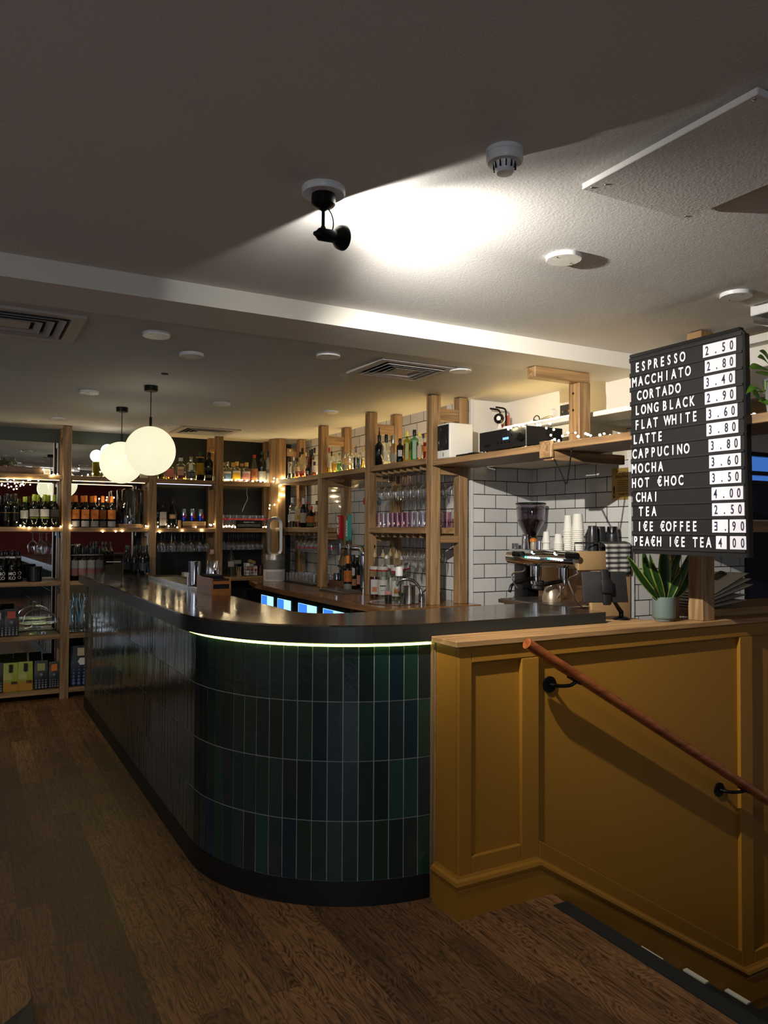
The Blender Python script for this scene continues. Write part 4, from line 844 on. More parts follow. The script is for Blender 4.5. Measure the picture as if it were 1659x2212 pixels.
for q, dz, lab in ((4.50, 0, 'black metal hook bracket with a red panel on the white ledge, farther one'), (4.43, -.0, 'black metal hook bracket on the white ledge, beside the white camera')):
    t = thing('hook_bracket', lab, 'bracket', (3.47, q, 2.3005)); x = 3.47
    bm = BM(); tube(bm, [(0, 0, 0), (0, 0, .15), (-.01, 0, .165), (-.03, 0, .17), (-.09, 0, .172)], .007, 8); box(bm, (-.02, -.012, 0), (.02, .012, .004)); obj('hook', bm, black_metal, t, 40)
    bm = BM(); box(bm, (.012, -.02, .02), (.018, .02, .12), .002); obj('panel', bm, mat('faded_red', (176, 84, 66), .5), t)
t = thing('plug', 'round white plug with its cable on the upper wall', 'plug', (3.58, 4.036, 2.394))
bm = BM(); lathe(bm, [(0, 0), (.028, 0), (.03, .012), (.02, .03), (0, .032)], 24, mtx=axis_mtx((0, 0, 0), (-1, 0, 0))); obj('body', bm, white_plastic, t, 40)
bm = BM(); tube(bm, smooth_path([(-.025, .01, -.01), (-.03, .08, -.02), (-.05, .14, -.035), (-.06, .17, -.085)], 6), .004, 6); obj('cable', bm, white_plastic, t, 'all')
p = at(1228, 889, x=3.58); t = thing('wall_socket', 'square grey metal blanking plate on the upper wall beside the hanger post', 'socket plate', p)
bm = BM(); box(bm, (-.022, -.055, -.045), (0, .055, .045), .003); obj('back_box', bm, white_plastic, t)
bm = BM(); box(bm, (-.026, -.055, -.045), (-.022, .055, .045), .001); obj('face_plate', bm, mat('pewter', (92, 92, 94), .3, .8), t)
for y in (-.03, .0, .03):
    bm = BM(); ball(bm, (-.026, y, 0), .006, 10, 6, (.4, 1, 1)); obj('screw', bm, chrome if y else black_metal, t, 'all')
t = thing('adapter', 'small black adapter with a coiled lead lying on the white ledge', 'adapter', (3.40, 3.98, 2.3005))
bm = BM(); box(bm, (-.02, -.12, 0), (.02, -.03, .025), .005, 2); obj('case', bm, black_metal, t, 40)
bm = BM(); tube(bm, [(0, .03+.03*math.cos(a), .032+.026*math.sin(a)) for a in [k*PI/8 for k in range(17)]]+[(0, -.03, .012)], .004, 6); obj('lead', bm, black_metal, t, 'all')
# ================================================================ right edge: trailing plant, clipboards, shelf
pp = at(1694, 897, z=SZ); pt = thing('trailing_plant', 'bright green trailing plant in a blue grey pot at the right end of the shelf', 'potted plant', pp)
pr_ = .082
bm = BM(); lathe(bm, [(0, 0), (.062, 0), (.064, .004), (pr_, .152), (pr_-.004, .152), (.06, .02), (0, .12)], 36); obj('pot', bm, mat('blue_grey_pot', (92, 100, 112), .45), pt, 40)
pg = mat('pothos_green', (104, 150, 44), .4, var=.35, vscale=30)
def pothos(base, tip, w, droop):
    base, tip = Vector(base), Vector(tip); d = tip-base; side = d.cross(Vector((-.6, -.5, .62))).normalized(); bm = BM(); rows = []
    for i in range(9):
        t = i/8; p = base.lerp(tip, t)+Vector((0, 0, droop*math.sin(PI*t))); ww = w*math.sin(PI*min(1, .12+t*.88))**.8*(1-.35*t)
        rows.append([bm.verts.new(p+side*ww*s*.5-Vector((.3, .2, -.1))*abs(s)*ww*-.25) for s in (-1, -.5, 0, .5, 1)])
    for a, b in zip(rows, rows[1:]):
        for k in range(4): bm.faces.new((a[k], a[k+1], b[k+1], b[k]))
    bmesh.ops.solidify(bm, geom=bm.faces[:], thickness=.0015); return bm
for (bx, by), (tx, ty), w, yy, dr in (((1662, 800), (1618, 797), .075, 1.93, .015), ((1665, 795), (1636, 772), .06, 1.96, .02), ((1668, 790), (1640, 758), .05, 1.98, .02), ((1664, 806), (1630, 805), .05, 1.90, .0), ((1650, 850), (1611, 852), .045, 1.97, .03), ((1655, 862), (1640, 866), .05, 1.95, -.01), ((1626, 846), (1646, 868), .05, 1.96, .01), ((1690, 790), (1720, 770), .07, 1.9, .02), ((1700, 800), (1690, 760), .07, 1.95, .02)):
    bm = pothos(at(bx, by, y=yy)-pp, at(tx, ty, y=yy)-pp, w, dr); obj('leaf', bm, pg, pt, 'all')
bm = BM(); tube(bm, smooth_path([Vector((-.05, .02, .14)), at(1655, 825, y=1.97)-pp, at(1652, 845, y=1.97)-pp, at(1636, 846, y=1.97)-pp], 6), .003, 6); obj('stem', bm, pg, pt, 'all')
bm = BM(); box(bm, (3.392, 2.70, 1.126), (4.6, 3.02, 1.168), .002); struct('trim_19', bm, MATS['oak_cap'])
bd_m = mat('clipboard_brown', (74, 64, 58), .5); sheet = mat('menu_paper', (214, 204, 188), .8)
for k in range(6):
    a = .10+.045*k; t = thing('clipboard', ['lowest clipboard of the pile on the oak ledge', 'second clipboard from the bottom of the pile on the ledge', 'third clipboard from the bottom of the pile on the ledge', 'fourth clipboard from the bottom of the pile on the ledge', 'fifth clipboard from the bottom of the pile on the ledge', 'topmost clipboard of the pile with a steel clip and white menu'][k], 'clipboard', (3.44+.02*k, 2.80+.012*(k % 3), 1.170+.0135*k), 0, 'clipboards piled on the oak ledge')
    mt_ = Matrix.Rotation(-a, 4, 'Y') @ Matrix.Rotation(.05*(k % 3-1), 4, 'Z')
    bm = BM(); box(bm, (0, -.09, 0), (.34, .14, .004), .0008); xform(bm, mt_); obj('board', bm, bd_m, t)
    bm = BM(); box(bm, (.005, -.088, .0045), (.33, .132, .006)); xform(bm, mt_); obj('menu_sheet', bm, sheet, t)
    if k == 5:
        bm = BM(); box(bm, (.20, .02, .006), (.30, .06, .014), .002); tube(bm, [(.20, .04, .014), (.23, .04, .03), (.27, .04, .03), (.30, .04, .014)], .008, 8); xform(bm, mt_); obj('clip', bm, mat('clip_steel', (120, 110, 95), .3, .8), t, 40)
t = thing('wall_shelf', 'plain oak shelf on the right behind the menu board', 'shelf', (4.4, 3.2, 1.58))
bm = BM(); box(bm, (3.99, 2.86, 1.578), (4.9, 3.575, 1.642), .003); obj('board', bm, oak_x, t, world=True)
t = thing('papers', 'loose white paper lying on the plain oak shelf', 'paper', (4.2, 2.95, 1.643))
bm = BM(); box(bm, (4.06, 2.90, 1.6425), (4.25, 3.10, 1.652), .001); obj('sheets', bm, sheet, t, world=True)
# cardboard corner at the lower left of the floor
t = thing('folded_sign', 'corner of a folded dark board standing on the floor at lower left', 'floor sign', at(40, 2205, z=0))
P0 = Vector(t.location); ap = at(68, 2166, z=.0)-P0
bm = BM(); prism(bm, [(-.16, -.12), (.0, -.12), (ap.x, ap.y)], 0, .006); obj('leaf_panel', bm, mat('dark_card', (60, 50, 42), .7), t)
bm = BM(); prism(bm, [(-.05, -.14), (.03, -.14), (ap.x+.004, ap.y-.01)], .006, .03); obj('folded_flap', bm, mat('dark_card_2', (72, 62, 52), .7), t)
# ================================================================ bottles
PROF = {
 'bordeaux': [(0, 0), (.9, 0), (1, .015), (1, .62), (.95, .665), (.62, .735), (.42, .78), (.37, .82), (.37, .985), (.30, 1), (0, 1)],
 'burgundy': [(0, 0), (.92, 0), (1, .015), (1, .42), (.9, .52), (.55, .68), (.40, .78), (.37, .83), (.37, .985), (.3, 1), (0, 1)],
 'spirit': [(0, 0), (.92, 0), (1, .012), (1, .60), (.96, .65), (.7, .71), (.42, .76), (.36, .80), (.36, .985), (.3, 1), (0, 1)],
 'square': [(0, 0), (.94, 0), (1, .015), (1, .66), (.93, .71), (.5, .75), (.34, .78), (.34, .985), (.3, 1), (0, 1)],
 'squat': [(0, 0), (.94, 0), (1, .015), (1, .60), (.9, .67), (.5, .72), (.38, .75), (.38, .985), (.3, 1), (0, 1)],
 'syrup': [(0, 0), (.94, 0), (1, .012), (1, .56), (.9, .63), (.45, .78), (.36, .84), (.36, .985), (.3, 1), (0, 1)],
 'beer': [(0, 0), (.92, 0), (1, .015), (1, .52), (.9, .60), (.5, .74), (.38, .82), (.36, .97), (.42, .975), (.42, 1), (0, 1)],
 'tall': [(0, 0), (.94, 0), (1, .012), (1, .74), (.93, .79), (.5, .83), (.40, .85), (.40, .985), (.3, 1), (0, 1)],
 'cone': [(0, 0), (.95, 0), (1, .012), (.97, .40), (.62, .70), (.40, .82), (.34, .86), (.34, .985), (.3, 1), (0, 1)],
}
def pm(n, c, **k): return mat('paper_'+n, c, k.pop('rough', .6), **k)
WHITE, CREAM, ORANGE, YELLOW, PINK, BLUE, GREY, BLACK, TAN, GOLD, RED, LIME = pm('white', (214, 210, 204)), pm('cream', (206, 190, 158)), pm('orange', (206, 118, 44)), pm('yellow', (204, 164, 40)), pm('pink', (210, 150, 140)), pm('blue', (90, 118, 148)), pm('grey', (150, 148, 144)), pm('black', (18, 18, 18), rough=.4), pm('tan', (176, 124, 84)), pm('gold', (190, 156, 80), rough=.35), pm('red', (172, 32, 34), rough=.4), pm('lime', (138, 156, 40), rough=.4)
DARK = mat('dark_bottle_glass', (9, 11, 9), .06); CLEAR = glass('clear_bottle_glass', (246, 250, 245), 1.3); GREENG = glass('pale_green_glass', (150, 205, 172), 1.1); OLIVE = glass('olive_glass', (120, 130, 60), 1.1)
AMBER = glass('amber_liquid', (214, 130, 40), .6); YELLOWL = glass('yellow_liquid', (232, 206, 96), .6); PINKL = glass('pink_liquid', (225, 150, 120), .6); WATER = glass('clear_liquid', (250, 250, 244), .5); REDL = mat('dark_red_syrup', (52, 12, 14), .15); GREENL = glass('green_liquid', (150, 190, 80), .6); BROWNL = mat('dark_brown_liquid', (30, 16, 10), .15)
FROST = mat('frosted_glass', (196, 196, 190), .45, trans=.35, ior=1.2); CORK = mat('cork', (176, 140, 92), .8); CAPB = mat('cap_black', (14, 14, 15), .35); CAPW = mat('cap_white', (212, 208, 204), .4); CAPS = steel
INK = mat('label_ink', (40, 38, 40), .7)
_bt = {}
def label_band(prof, r, h, z1, z2, half, sq, a=-PI/2, eps=.0012):
    bm = BM(); lathe(bm, [(r+eps, z1*h), (r+eps, z2*h)], 18, sq=sq, a0=a-half, a1=a+half); bmesh.ops.solidify(bm, geom=bm.faces[:], thickness=.0004); return bm
def bottle(pos, h, r, kind, body, label, group=None, cap=None, liq=None, labels=(), sq=None, cat='bottle', text=None, stopper=None, name='bottle', rz=None):
    pos = Vector(pos); d = EYE-pos; rz = math.atan2(d.x, -d.y) if rz is None else rz
    key = (round(h, 3), round(r, 3), kind, body.name, cap and (cap[0].name, cap[1]), liq and (liq[0].name, liq[1]), tuple((a, b, c, m.name) for a, b, c, m in labels), sq, text, stopper, name)
    if key in _bt: return dup(_bt[key], pos, rz, label, group)
    t = thing(name, label, cat, pos, rz, group); P_ = PROF[kind]; pr = [(a*r, b*h) for a, b in P_]
    seg = 24 if sq is None else 32
    bm = BM(); lathe(bm, pr, seg, sq=sq); obj('glass_body', bm, body, t, 50)
    if liq:
        bm = BM(); f = liq[1]*h; q = [(a*.94, max(b, .006)) for a, b in pr if b < f]; rr = q[-1][0]; q += [(rr, f), (0, f)]; q[0] = (0, .006); lathe(bm, q, seg, sq=sq); obj('liquid', bm, liq[0], t, 50)
    if cap:
        m, fr = cap; bm = BM(); rc = r*.43; lathe(bm, [(rc, h*(1-fr)), (rc*1.02, h*(1-fr)+.002), (rc*1.02, h-.001), (rc*.92, h+.0015), (0, h+.0015)], 18); obj('cap', bm, m, t, 40)
    if stopper:
        bm = BM()
        if stopper == 'ball': ball(bm, (0, 0, h+r*.28), r*.5, 16, 10); obj('stopper', bm, CORK, t, 'all')
        elif stopper == 'greenball': ball(bm, (0, 0, h+r*.28), r*.5, 16, 10); obj('stopper', bm, mat('stopper_green', (90, 130, 50), .5), t, 'all')
        elif stopper == 'cork': cyl(bm, (0, 0, h), r*.42, .022, 16); obj('stopper', bm, CORK, t, 40)
        elif stopper == 'pourer': rod(bm, (0, 0, h), (0, 0, h+.03), r*.22, 10, r*.16); rod(bm, (0, 0, h+.03), (0, 0, h+.062), r*.12, 10, r*.09); obj('pourer', bm, CAPB, t, 40)
        elif stopper == 'pump': lathe(bm, [(r*.42, h), (r*.46, h+.012), (r*.34, h+.03), (r*.12, h+.04), (r*.10, h+.085), (0, h+.085)], 16); obj('pump', bm, mat('pump_tan', (150, 132, 100), .5), t, 40); bm = BM(); tube(bm, smooth_path([(0, 0, h+.078), (0, -.02, h+.088), (0, -.055, h+.078)], 4), .006, 8); obj('spout', bm, CAPB, t, 'all')
    for z1, z2, half, m in labels: obj('label', label_band(None, r, h, z1, z2, half, sq), m, t, 50)
    if text:
        s, size, z, m = text; bm = BM(); g = text_bm(s, size, .0005, 1, 'CENTER', .015)
        for v in g.verts:
            a = v.co.x/r; rad = r+.002+v.co.z; v.co = Vector((rad*math.sin(a), -rad*math.cos(a), v.co.y+z*h))
        obj('lettering', g, m, t)
        bm.free()
    _bt[key] = t; return t
# ---- helper rows:  (px centre, top px, base px, width px) measured on the photo, stood on real shelves
def L(px, top, base, w, zsh, Y=7.73):
    p = at(px, base, y=Y); s = dep(p)/F; p.z = zsh; return p, (base-top)*s, w*s/2
def R_(px, top, base, w, zsh, X=2.96):
    p = at(px, base, x=X); s = dep(p)/F; p.z = zsh; return p, (base-top)*s, w*s/2
S1, S2, S3, S4, S5 = [z+.001 for z in SH]
# bay 1, middle shelf
g = 'dark capped red wine bottles on the left middle shelf'
for i, (px, Y) in enumerate(((-8, 7.73), (13, 7.73), (32, 7.73), (-8, 7.83), (22, 7.84))):
    p, h, r = L(px, 1072, 1145, 17, S2, Y)
    bottle(p, .30, .037, 'bordeaux', DARK, ['black capped dark wine bottle at the far left edge of the middle shelf', 'second black capped dark wine bottle on the left middle shelf', 'black capped dark wine bottle beside the first green capped bottle', 'black capped dark wine bottle in the back row at the left edge', 'black capped dark wine bottle standing behind between two front ones'][i], g, (CAPB, .22), labels=((.18, .42, 1.1, BLACK), (.425, .44, 1.3, GOLD)))
g = 'green capped white wine bottles on the left middle shelf'
p, h, r = L(52, 1079, 1145, 15, S2); bottle(p, .275, .034, 'bordeaux', DARK, 'shorter green capped wine bottle with a plain white label', g, (LIME, .17), labels=((.28, .55, 1.2, WHITE),))
for i, (px, Y) in enumerate(((73, 7.73), (96, 7.73), (117, 7.73), (81, 7.83), (104, 7.83))):
    p, h, r = L(px, 1073, 1145, 20, S2, Y); bottle(p, .30, .0385, 'bordeaux', DARK, ['green capped wine bottle right of the shorter one, front row', 'green capped wine bottle in the middle of the front row', 'green capped wine bottle next to the oak upright, front row', 'green capped wine bottle behind the first tall one', 'green capped wine bottle behind the last two'][i], g, (LIME, .2), labels=((.32, .55, 1.25, WHITE), (.26, .30, 1.25, LIME)))
# bay 1, third shelf: small black bottles with big white lettering
g = 'small black bottles with white lettering on the third shelf'
for i, (px, Y) in enumerate(((3, 7.71), (26, 7.71), (-20, 7.71), (14, 7.79), (38, 7.80), (-9, 7.79))):
    p, h, r = L(px, 1186, 1262, 20, S3, Y)
    bottle(p, .27, .043, 'beer', DARK, ['small black MOKO bottle at the left edge, front row', 'small black MOKO bottle beside the black pot, front row', 'small black MOKO bottle half outside the left edge', 'small black MOKO bottle in the back row, left one', 'small black MOKO bottle in the back row, right one', 'small black MOKO bottle in the back row, farthest left'][i], g, (CAPB, .12), labels=((.80, .86, .5, WHITE),), text=('MO', .040, .235, CAPW))
    if i == 0:
        bt = [o for o in C.objects if o.name.startswith('lettering')][-1]
for key, t in list(_bt.items()):
    if key[-2] is None and key[8] and key[8][0] == 'MO':
        g2 = text_bm('KO', .040, .0005, 1, 'CENTER', .015); r = .043; h = .27
        for v in g2.verts:
            a = v.co.x/r; rad = r+.002+v.co.z; v.co = Vector((rad*math.sin(a), -rad*math.cos(a), v.co.y+.09*h))
        g2m = finish(g2, 'lettering', CAPW)
        for o in [o for o in C.objects if o.get('group') == g]:
            c = bpy.data.objects.new('lettering', g2m); C.objects.link(c); c.parent = o
p, h, r = L(74, 1229, 1262, 31, S3, 7.73); t = thing('black_pot', 'small plain black pot on the third shelf beside the black bottles', 'pot', p)
bm = BM(); lathe(bm, [(0, 0), (.058, 0), (.064, .004), (.066, .135), (.061, .135), (.058, .01), (0, .01)], 28); obj('body', bm, mat('pot_black', (15, 15, 16), .3), t, 40)
bm = BM(); ball(bm, (.03, -.06, .07), .005, 8, 6); obj('rivet', bm, chrome, t, 'all')
# bay 1, top shelf: tray, jar, jug
t = thing('wooden_tray', 'brown wooden tray at the left end of the top shelf', 'tray', (.38, 7.80, S1))
xa, xb = at(-30, 1025, y=7.68).x, at(94, 1025, y=7.68).x
bm = BM(); box(bm, (xa, 7.68, S1), (xb, 7.95, S1+.012), .002); box(bm, (xa, 7.68, S1+.012), (xb, 7.69, S1+.062), .002); box(bm, (xa, 7.94, S1+.012), (xb, 7.95, S1+.062), .002); box(bm, (xb-.012, 7.69, S1+.012), (xb, 7.94, S1+.062), .002); obj('tray', bm, wood('dark_tray', (84, 58, 40), (116, 84, 60), 0, .5), t, world=True)
p, h, r = L(16, 985, 1017, 40, S1+.013, 7.79); t = thing('cookie_jar', 'round glass jar with a glass lid in the wooden tray', 'jar', p); j = glass('jar_glass', (232, 236, 226), 1.4)
bm = BM(); lathe(bm, [(0, 0), (.06, 0), (.085, .02), (.09, .06), (.08, .10), (.062, .115), (.066, .122), (.06, .122), (.076, .098), (.086, .06), (.08, .02), (.058, .004), (0, .004)], 32); obj('jar_body', bm, j, t, 50)
bm = BM(); lathe(bm, [(.068, .123), (.06, .138), (.02, .146), (.01, .15), (.016, .162), (.012, .172), (0, .174)], 28); obj('lid', bm, j, t, 50)
bm = BM(); box(bm, (-.04, -.03, .006), (.0, .02, .07), .004); box(bm, (.005, -.04, .006), (.045, .01, .06), .004); obj('sweets', bm, mat('orange_sweets', (170, 96, 60), .6), t)
p, h, r = L(62, 1003, 1017, 48, S1+.013, 7.80); t = thing('white_dish', 'white oblong dish with a raised end in the wooden tray', 'dish', p)
bm = BM(); box(bm, (-.09, -.05, 0), (.10, .05, .035), .01, 2); box(bm, (.02, -.045, .03), (.10, .045, .062), .014, 2); obj('dish', bm, mat('cream_ceramic', (216, 204, 178), .4), t, 40)
p, h, r = L(101, 1020, 1032, 13, S1, 7.70); t = thing('tea_light_box', 'small white box at the right end of the first top shelf', 'box', p)
bm = BM(); box(bm, (-.03, -.02, 0), (.03, .03, .052), .003); obj('carton', bm, WHITE, t)
bm = BM(); box(bm, (-.02, -.0212, .012), (.02, -.02, .04)); obj('print', bm, GREY, t)
# bay 1, fourth and fifth shelf: coffee bags and cake stand
def bag(p, w, h, d, m, label, group, seal, extra, name='coffee_bag'):
    d_ = EYE-p; t = thing(name, label, 'coffee bag', p, math.atan2(d_.x, -d_.y)*.6, group); bm = BM(); rows = []
    for z, sx, sd in ((0, .96, 1), (.012, 1, 1.04), (h*.5, 1, .95), (h*.74, .98, .7), (h*.88, .97, .24), (h, .97, .05)):
        rows.append([bm.verts.new((x*w/2*sx, y*d/2*sd, z)) for x, y in ((-1, -1), (-.3, -1.06), (.3, -1.06), (1, -1), (1, 1), (-1, 1))])
    for a, b in zip(rows, rows[1:]):
        for k in range(6): bm.faces.new((a[k], a[(k+1) % 6], b[(k+1) % 6], b[k]))
    bm.faces.new(rows[0][::-1]); bm.faces.new(rows[-1]); obj('bag', bm, m, t, 50)
    f0 = lambda x, z: Vector((x, -d/2*1.06-.002, z))
    for nm, x0, z0, x1, z1, mm in extra:
        bm = BM()
        if nm == 'dots':
            for i in range(4):
                for k in range(int(z1)): ball(bm, f0(w*(-.36+.24*i), h*(.07+.085*k)), w*.085*(1-.13*k), 10, 6, (1, .06, 1))
            obj('dot_pattern', bm, mm, t, 'all')
        elif nm == 'emblem':
            cyl(bm, None, w*x1, .0012, 6 if z1 else 20, mtx=axis_mtx(f0(w*x0, h*z0), (0, -1, 0))); obj('emblem', bm, mm, t)
        else:
            yy = -d/2*(.98 if z0 < .6 else .62)-.004
            box(bm, (w*x0, -d/2*1.08-.002 if z1 < .62 else -d/2*.9-.004, h*z0), (w*x1, -d/2*.9, h*z1)); obj(nm, bm, mm, t)
    return t
bagb = mat('bag_black', (20, 20, 22), .35); bagg = mat('bag_green', (142, 148, 34), .4); bagy = pm('ochre', (168, 118, 34)); dotm = pm('dot_grey', (120, 122, 128)); dotb = pm('dot_blue', (84, 104, 152)); bagn = mat('bag_navy', (14, 18, 30), .35); olive = pm('olive', (150, 148, 96)); brk = pm('brick', (170, 76, 60)); brown = pm('brown', (70, 50, 24))
blk = lambda tagm: [('dots', 0, 0, 0, 4, dotm), ('emblem', 0, .52, .12, 1, dotm), ('tag', -.28, .66, .28, .92, tagm)]
gb = 'black coffee bags with dotted print'
for px, top, base, w, zs_, Y, lab, tg in ((24, 1320, 1378, 29, S4, 7.74, 'black dotted coffee bag with a red tag on the fourth shelf', brk), (-8, 1324, 1381, 30, S4, 7.73, 'black dotted coffee bag cut by the left edge on the fourth shelf', GREY), (88, 1431, 1491, 27, S5, 7.74, 'black dotted coffee bag with an olive tag on the bottom shelf', olive), (116, 1434, 1489, 21, S5, 7.75, 'black dotted coffee bag with an orange tag beside the oak upright', ORANGE), (-9, 1440, 1503, 26, S5, 7.73, 'black dotted coffee bag cut by the left edge on the bottom shelf', GREY)):
    p, h, r = L(px, top, base, w, zs_, Y); bag(p, w*dep(p)/F, h, .075, bagb, lab, gb, None, blk(tg))
for px, lab in ((22, 'lime green coffee bag, left one of the pair on the bottom shelf'), (54, 'lime green coffee bag, right one of the pair on the bottom shelf')):
    p, h, r = L(px, 1440, 1501, 29, S5, 7.735); bag(p, 29*dep(p)/F, h, .075, bagg, lab, 'lime green coffee bags', None, [('ochre_band', -.49, .02, .49, .34, bagy), ('emblem', 0, .74, .14, 0, CAPB), ('pale_panel', -.48, .42, .1, .6, pm('pale_lime', (170, 168, 96))), ('badge_strip', -.12, .78, .12, .96, CAPB), ('brown_mark', .05, .26, .45, .36, brown)])
p, h, r = L(175, 1397, 1481, 45, S5, 7.76); bag(p, .19, h, .10, bagn, 'large navy coffee bag with blue dots beside the bar end', None, None, [('dots', 0, 0, 0, 6, dotb), ('emblem', .02, .62, .2, 1, WHITE), ('tag', -.2, .76, .12, .96, pm('label_sand', (190, 170, 140)))])
p, h, r = L(84, 1330, 1373, 74, S4, 7.80); t = thing('cake_stand', 'footed glass cake stand under a clear dome on the fourth shelf', 'cake stand', p)
cg = glass('stand_glass', (250, 252, 250), 1.6)
bm = BM(); lathe(bm, [(0, 0), (.085, 0), (.08, .006), (.03, .014), (.014, .03), (.014, .07), (.03, .085), (.155, .092), (.165, .102), (.155, .098), (0, .096)], 40); obj('stand', bm, cg, t, 50)
bm = BM(); lathe(bm, [(.148, .099), (.147, .12), (.135, .165), (.10, .20), (.05, .222), (.016, .228), (.012, .236), (.02, .246), (.016, .258), (0, .26)], 40); obj('dome', bm, cg, t, 60)
# bay 2
g = 'orange labelled wine bottles on the second bay middle shelf'
for i, (px, Y) in enumerate(((163, 7.72), (184, 7.72), (204, 7.72), (221, 7.75), (241, 7.72))):
    p, h, r = L(px, 1072, 1142, 18, S2, Y); bottle(p, .30, .0375, 'bordeaux', DARK, ORD[i]+' of the front row of orange labelled wine bottles', g, (ORANGE, .2), labels=((.26, .56, 1.15, ORANGE), (.02, .2, 1.2, GREY)), text=('Tuu', .024, .38, mat('script_brown', (120, 60, 20), .6)))
for i, (px, Y) in enumerate(((157, 7.83), (177, 7.83), (197, 7.83), (232, 7.84))):
    p, h, r = L(px, 1072, 1142, 18, S2, Y); bottle(p, .30, .0375, 'bordeaux', DARK, ORD[i]+' of the back row of orange capped wine bottles', g, (ORANGE, .2), labels=((.26, .56, 1.15, ORANGE), (.02, .2, 1.2, GREY)), text=('Tuu', .024, .38, MATS['script_brown']))
p, h, r = L(281, 1058, 1132, 60, S2, 7.83); t = thing('glass_display_jar', 'large clear cylindrical glass jar on a wooden base beside the orange wine', 'jar', p)
bm = BM(); lathe(bm, [(0, 0), (.135, 0), (.137, .012), (.134, .016), (.139, .02), (.139, .032), (.13, .036), (0, .036)], 40); obj('wooden_base', bm, wood('pale_base', (140, 108, 78), (176, 142, 106), 0, .5), t, 40)
bm = BM(); lathe(bm, [(.126, .037), (.126, .36), (.115, .375), (.118, .378), (.13, .362), (.13, .037)], 40); obj('cylinder', bm, glass('display_glass', (224, 226, 226), 1.6), t, 50)
bm = BM(); tube(bm, [(.03, -.02, .037), (.05, .0, .35)], .004, 6); tube(bm, [(-.04, 0, .037), (-.02, .03, .30)], .004, 6); obj('tongs', bm, chrome, t, 'all')
g = 'wine bottles with white and pink labels behind the bar end'
for i, (px, Y) in enumerate(((160, 7.72), (178, 7.72), (196, 7.72), (214, 7.73))):
    p, h, r = L(px, 1184, 1258, 17, S3, Y); bottle(p, .315, .036, 'bordeaux', DARK, ORD[i]+' wine bottle with a white and pink label, front row', g, (CAPB, .22), labels=((.36, .60, 1.3, WHITE), (.14, .355, 1.3, PINK), (.745, .77, 1.3, WHITE)))
for i, (px, Y) in enumerate(((169, 7.83), (187, 7.83), (205, 7.83))):
    p, h, r = L(px, 1184, 1258, 17, S3, Y); bottle(p, .315, .036, 'bordeaux', DARK, ORD[i]+' wine bottle with a white and pink label, back row', g, (CAPB, .22), labels=((.36, .60, 1.3, WHITE), (.14, .355, 1.3, PINK), (.745, .77, 1.3, WHITE)))
BT = 1.1805
g = 'small dark bottles at the far end of the bar'
for i, (px, py) in enumerate(((267, 1236), (277, 1238), (290, 1241), (309, 1241), (283, 1234), (300, 1236), (314, 1236))):
    p = at(px, py, z=BT); p.y = min(p.y, 7.18); bottle(p, .25, .026, 'beer', DARK, ['small dark bottle next to the clear menu holder, far end of the bar', 'second small dark bottle from the clear menu holder', 'small dark bottle in front with a grey label, left one', 'small dark bottle in front with a grey label, right one', 'small dark bottle in the back row, left', 'small dark bottle in the back row, middle', 'small dark bottle in the back row beside the oak upright'][i], g, (CAPB, .16), labels=((.14, .40, 1.2, mat('paper_dim', (58, 58, 58), .5)),))
p = at(245, 1241, z=BT); d_ = EYE-p; t = thing('menu_holder', 'upright clear acrylic menu holder at the far end of the bar', 'menu holder', p, math.atan2(d_.x, -d_.y)*.5)
bm = BM(); box(bm, (-.077, -.035, 0), (.077, .035, .003)); box(bm, (-.077, -.0025, .003), (.077, .0025, .17), .001); obj('acrylic', bm, glass('acrylic', (205, 210, 205), 2.2), t)
bm = BM(); box(bm, (-.06, -.0032, .108), (.06, -.0026, .113)); obj('printed_line', bm, WHITE, t)
g = 'large clear glass carafes beside the bar end'
for i, px in enumerate((157, 182, 207)):
    p, h, r = L(px, 1293, 1369, 22, S4, 7.76+.0*i); t = thing('carafe', ORD[i]+' of the clear glass carafes on the fourth shelf', 'carafe', p, 0, g)
    bm = BM(); lathe(bm, [(0, 0), (.044, 0), (.05, .006), (.05, .15), (.036, .22), (.03, .26), (.036, .32), (.033, .32), (.027, .26), (.033, .22), (.046, .15), (.046, .01), (0, .01)], 28); obj('glass', bm, cg, t, 50)
p, h, r = L(232, 972, 1030, 28, S1, 7.725); t = thing('globe_lamp', 'small bright globe lamp with a yellow column base on the top shelf', 'table lamp', p)
bm = BM(); lathe(bm, [(0, 0), (.042, 0), (.042, .19), (.03, .195), (0, .195)], 28); obj('column', bm, mat('lamp_yellow', (186, 180, 40), .45), t, 40)
bm = BM(); ball(bm, (0, 0, .252), .064, 28, 18); obj('globe', bm, emis('lamp_globe', (255, 246, 226), LAMP_E), t, 'all')
p, h, r = L(311, 1026, 1037, 18, S1, 7.70); t = thing('beige_box', 'small beige box under the nearer pendant on the top shelf', 'box', p)
bm = BM(); box(bm, (-.036, -.03, 0), (.036, .03, .045), .003); obj('carton', bm, CREAM, t)
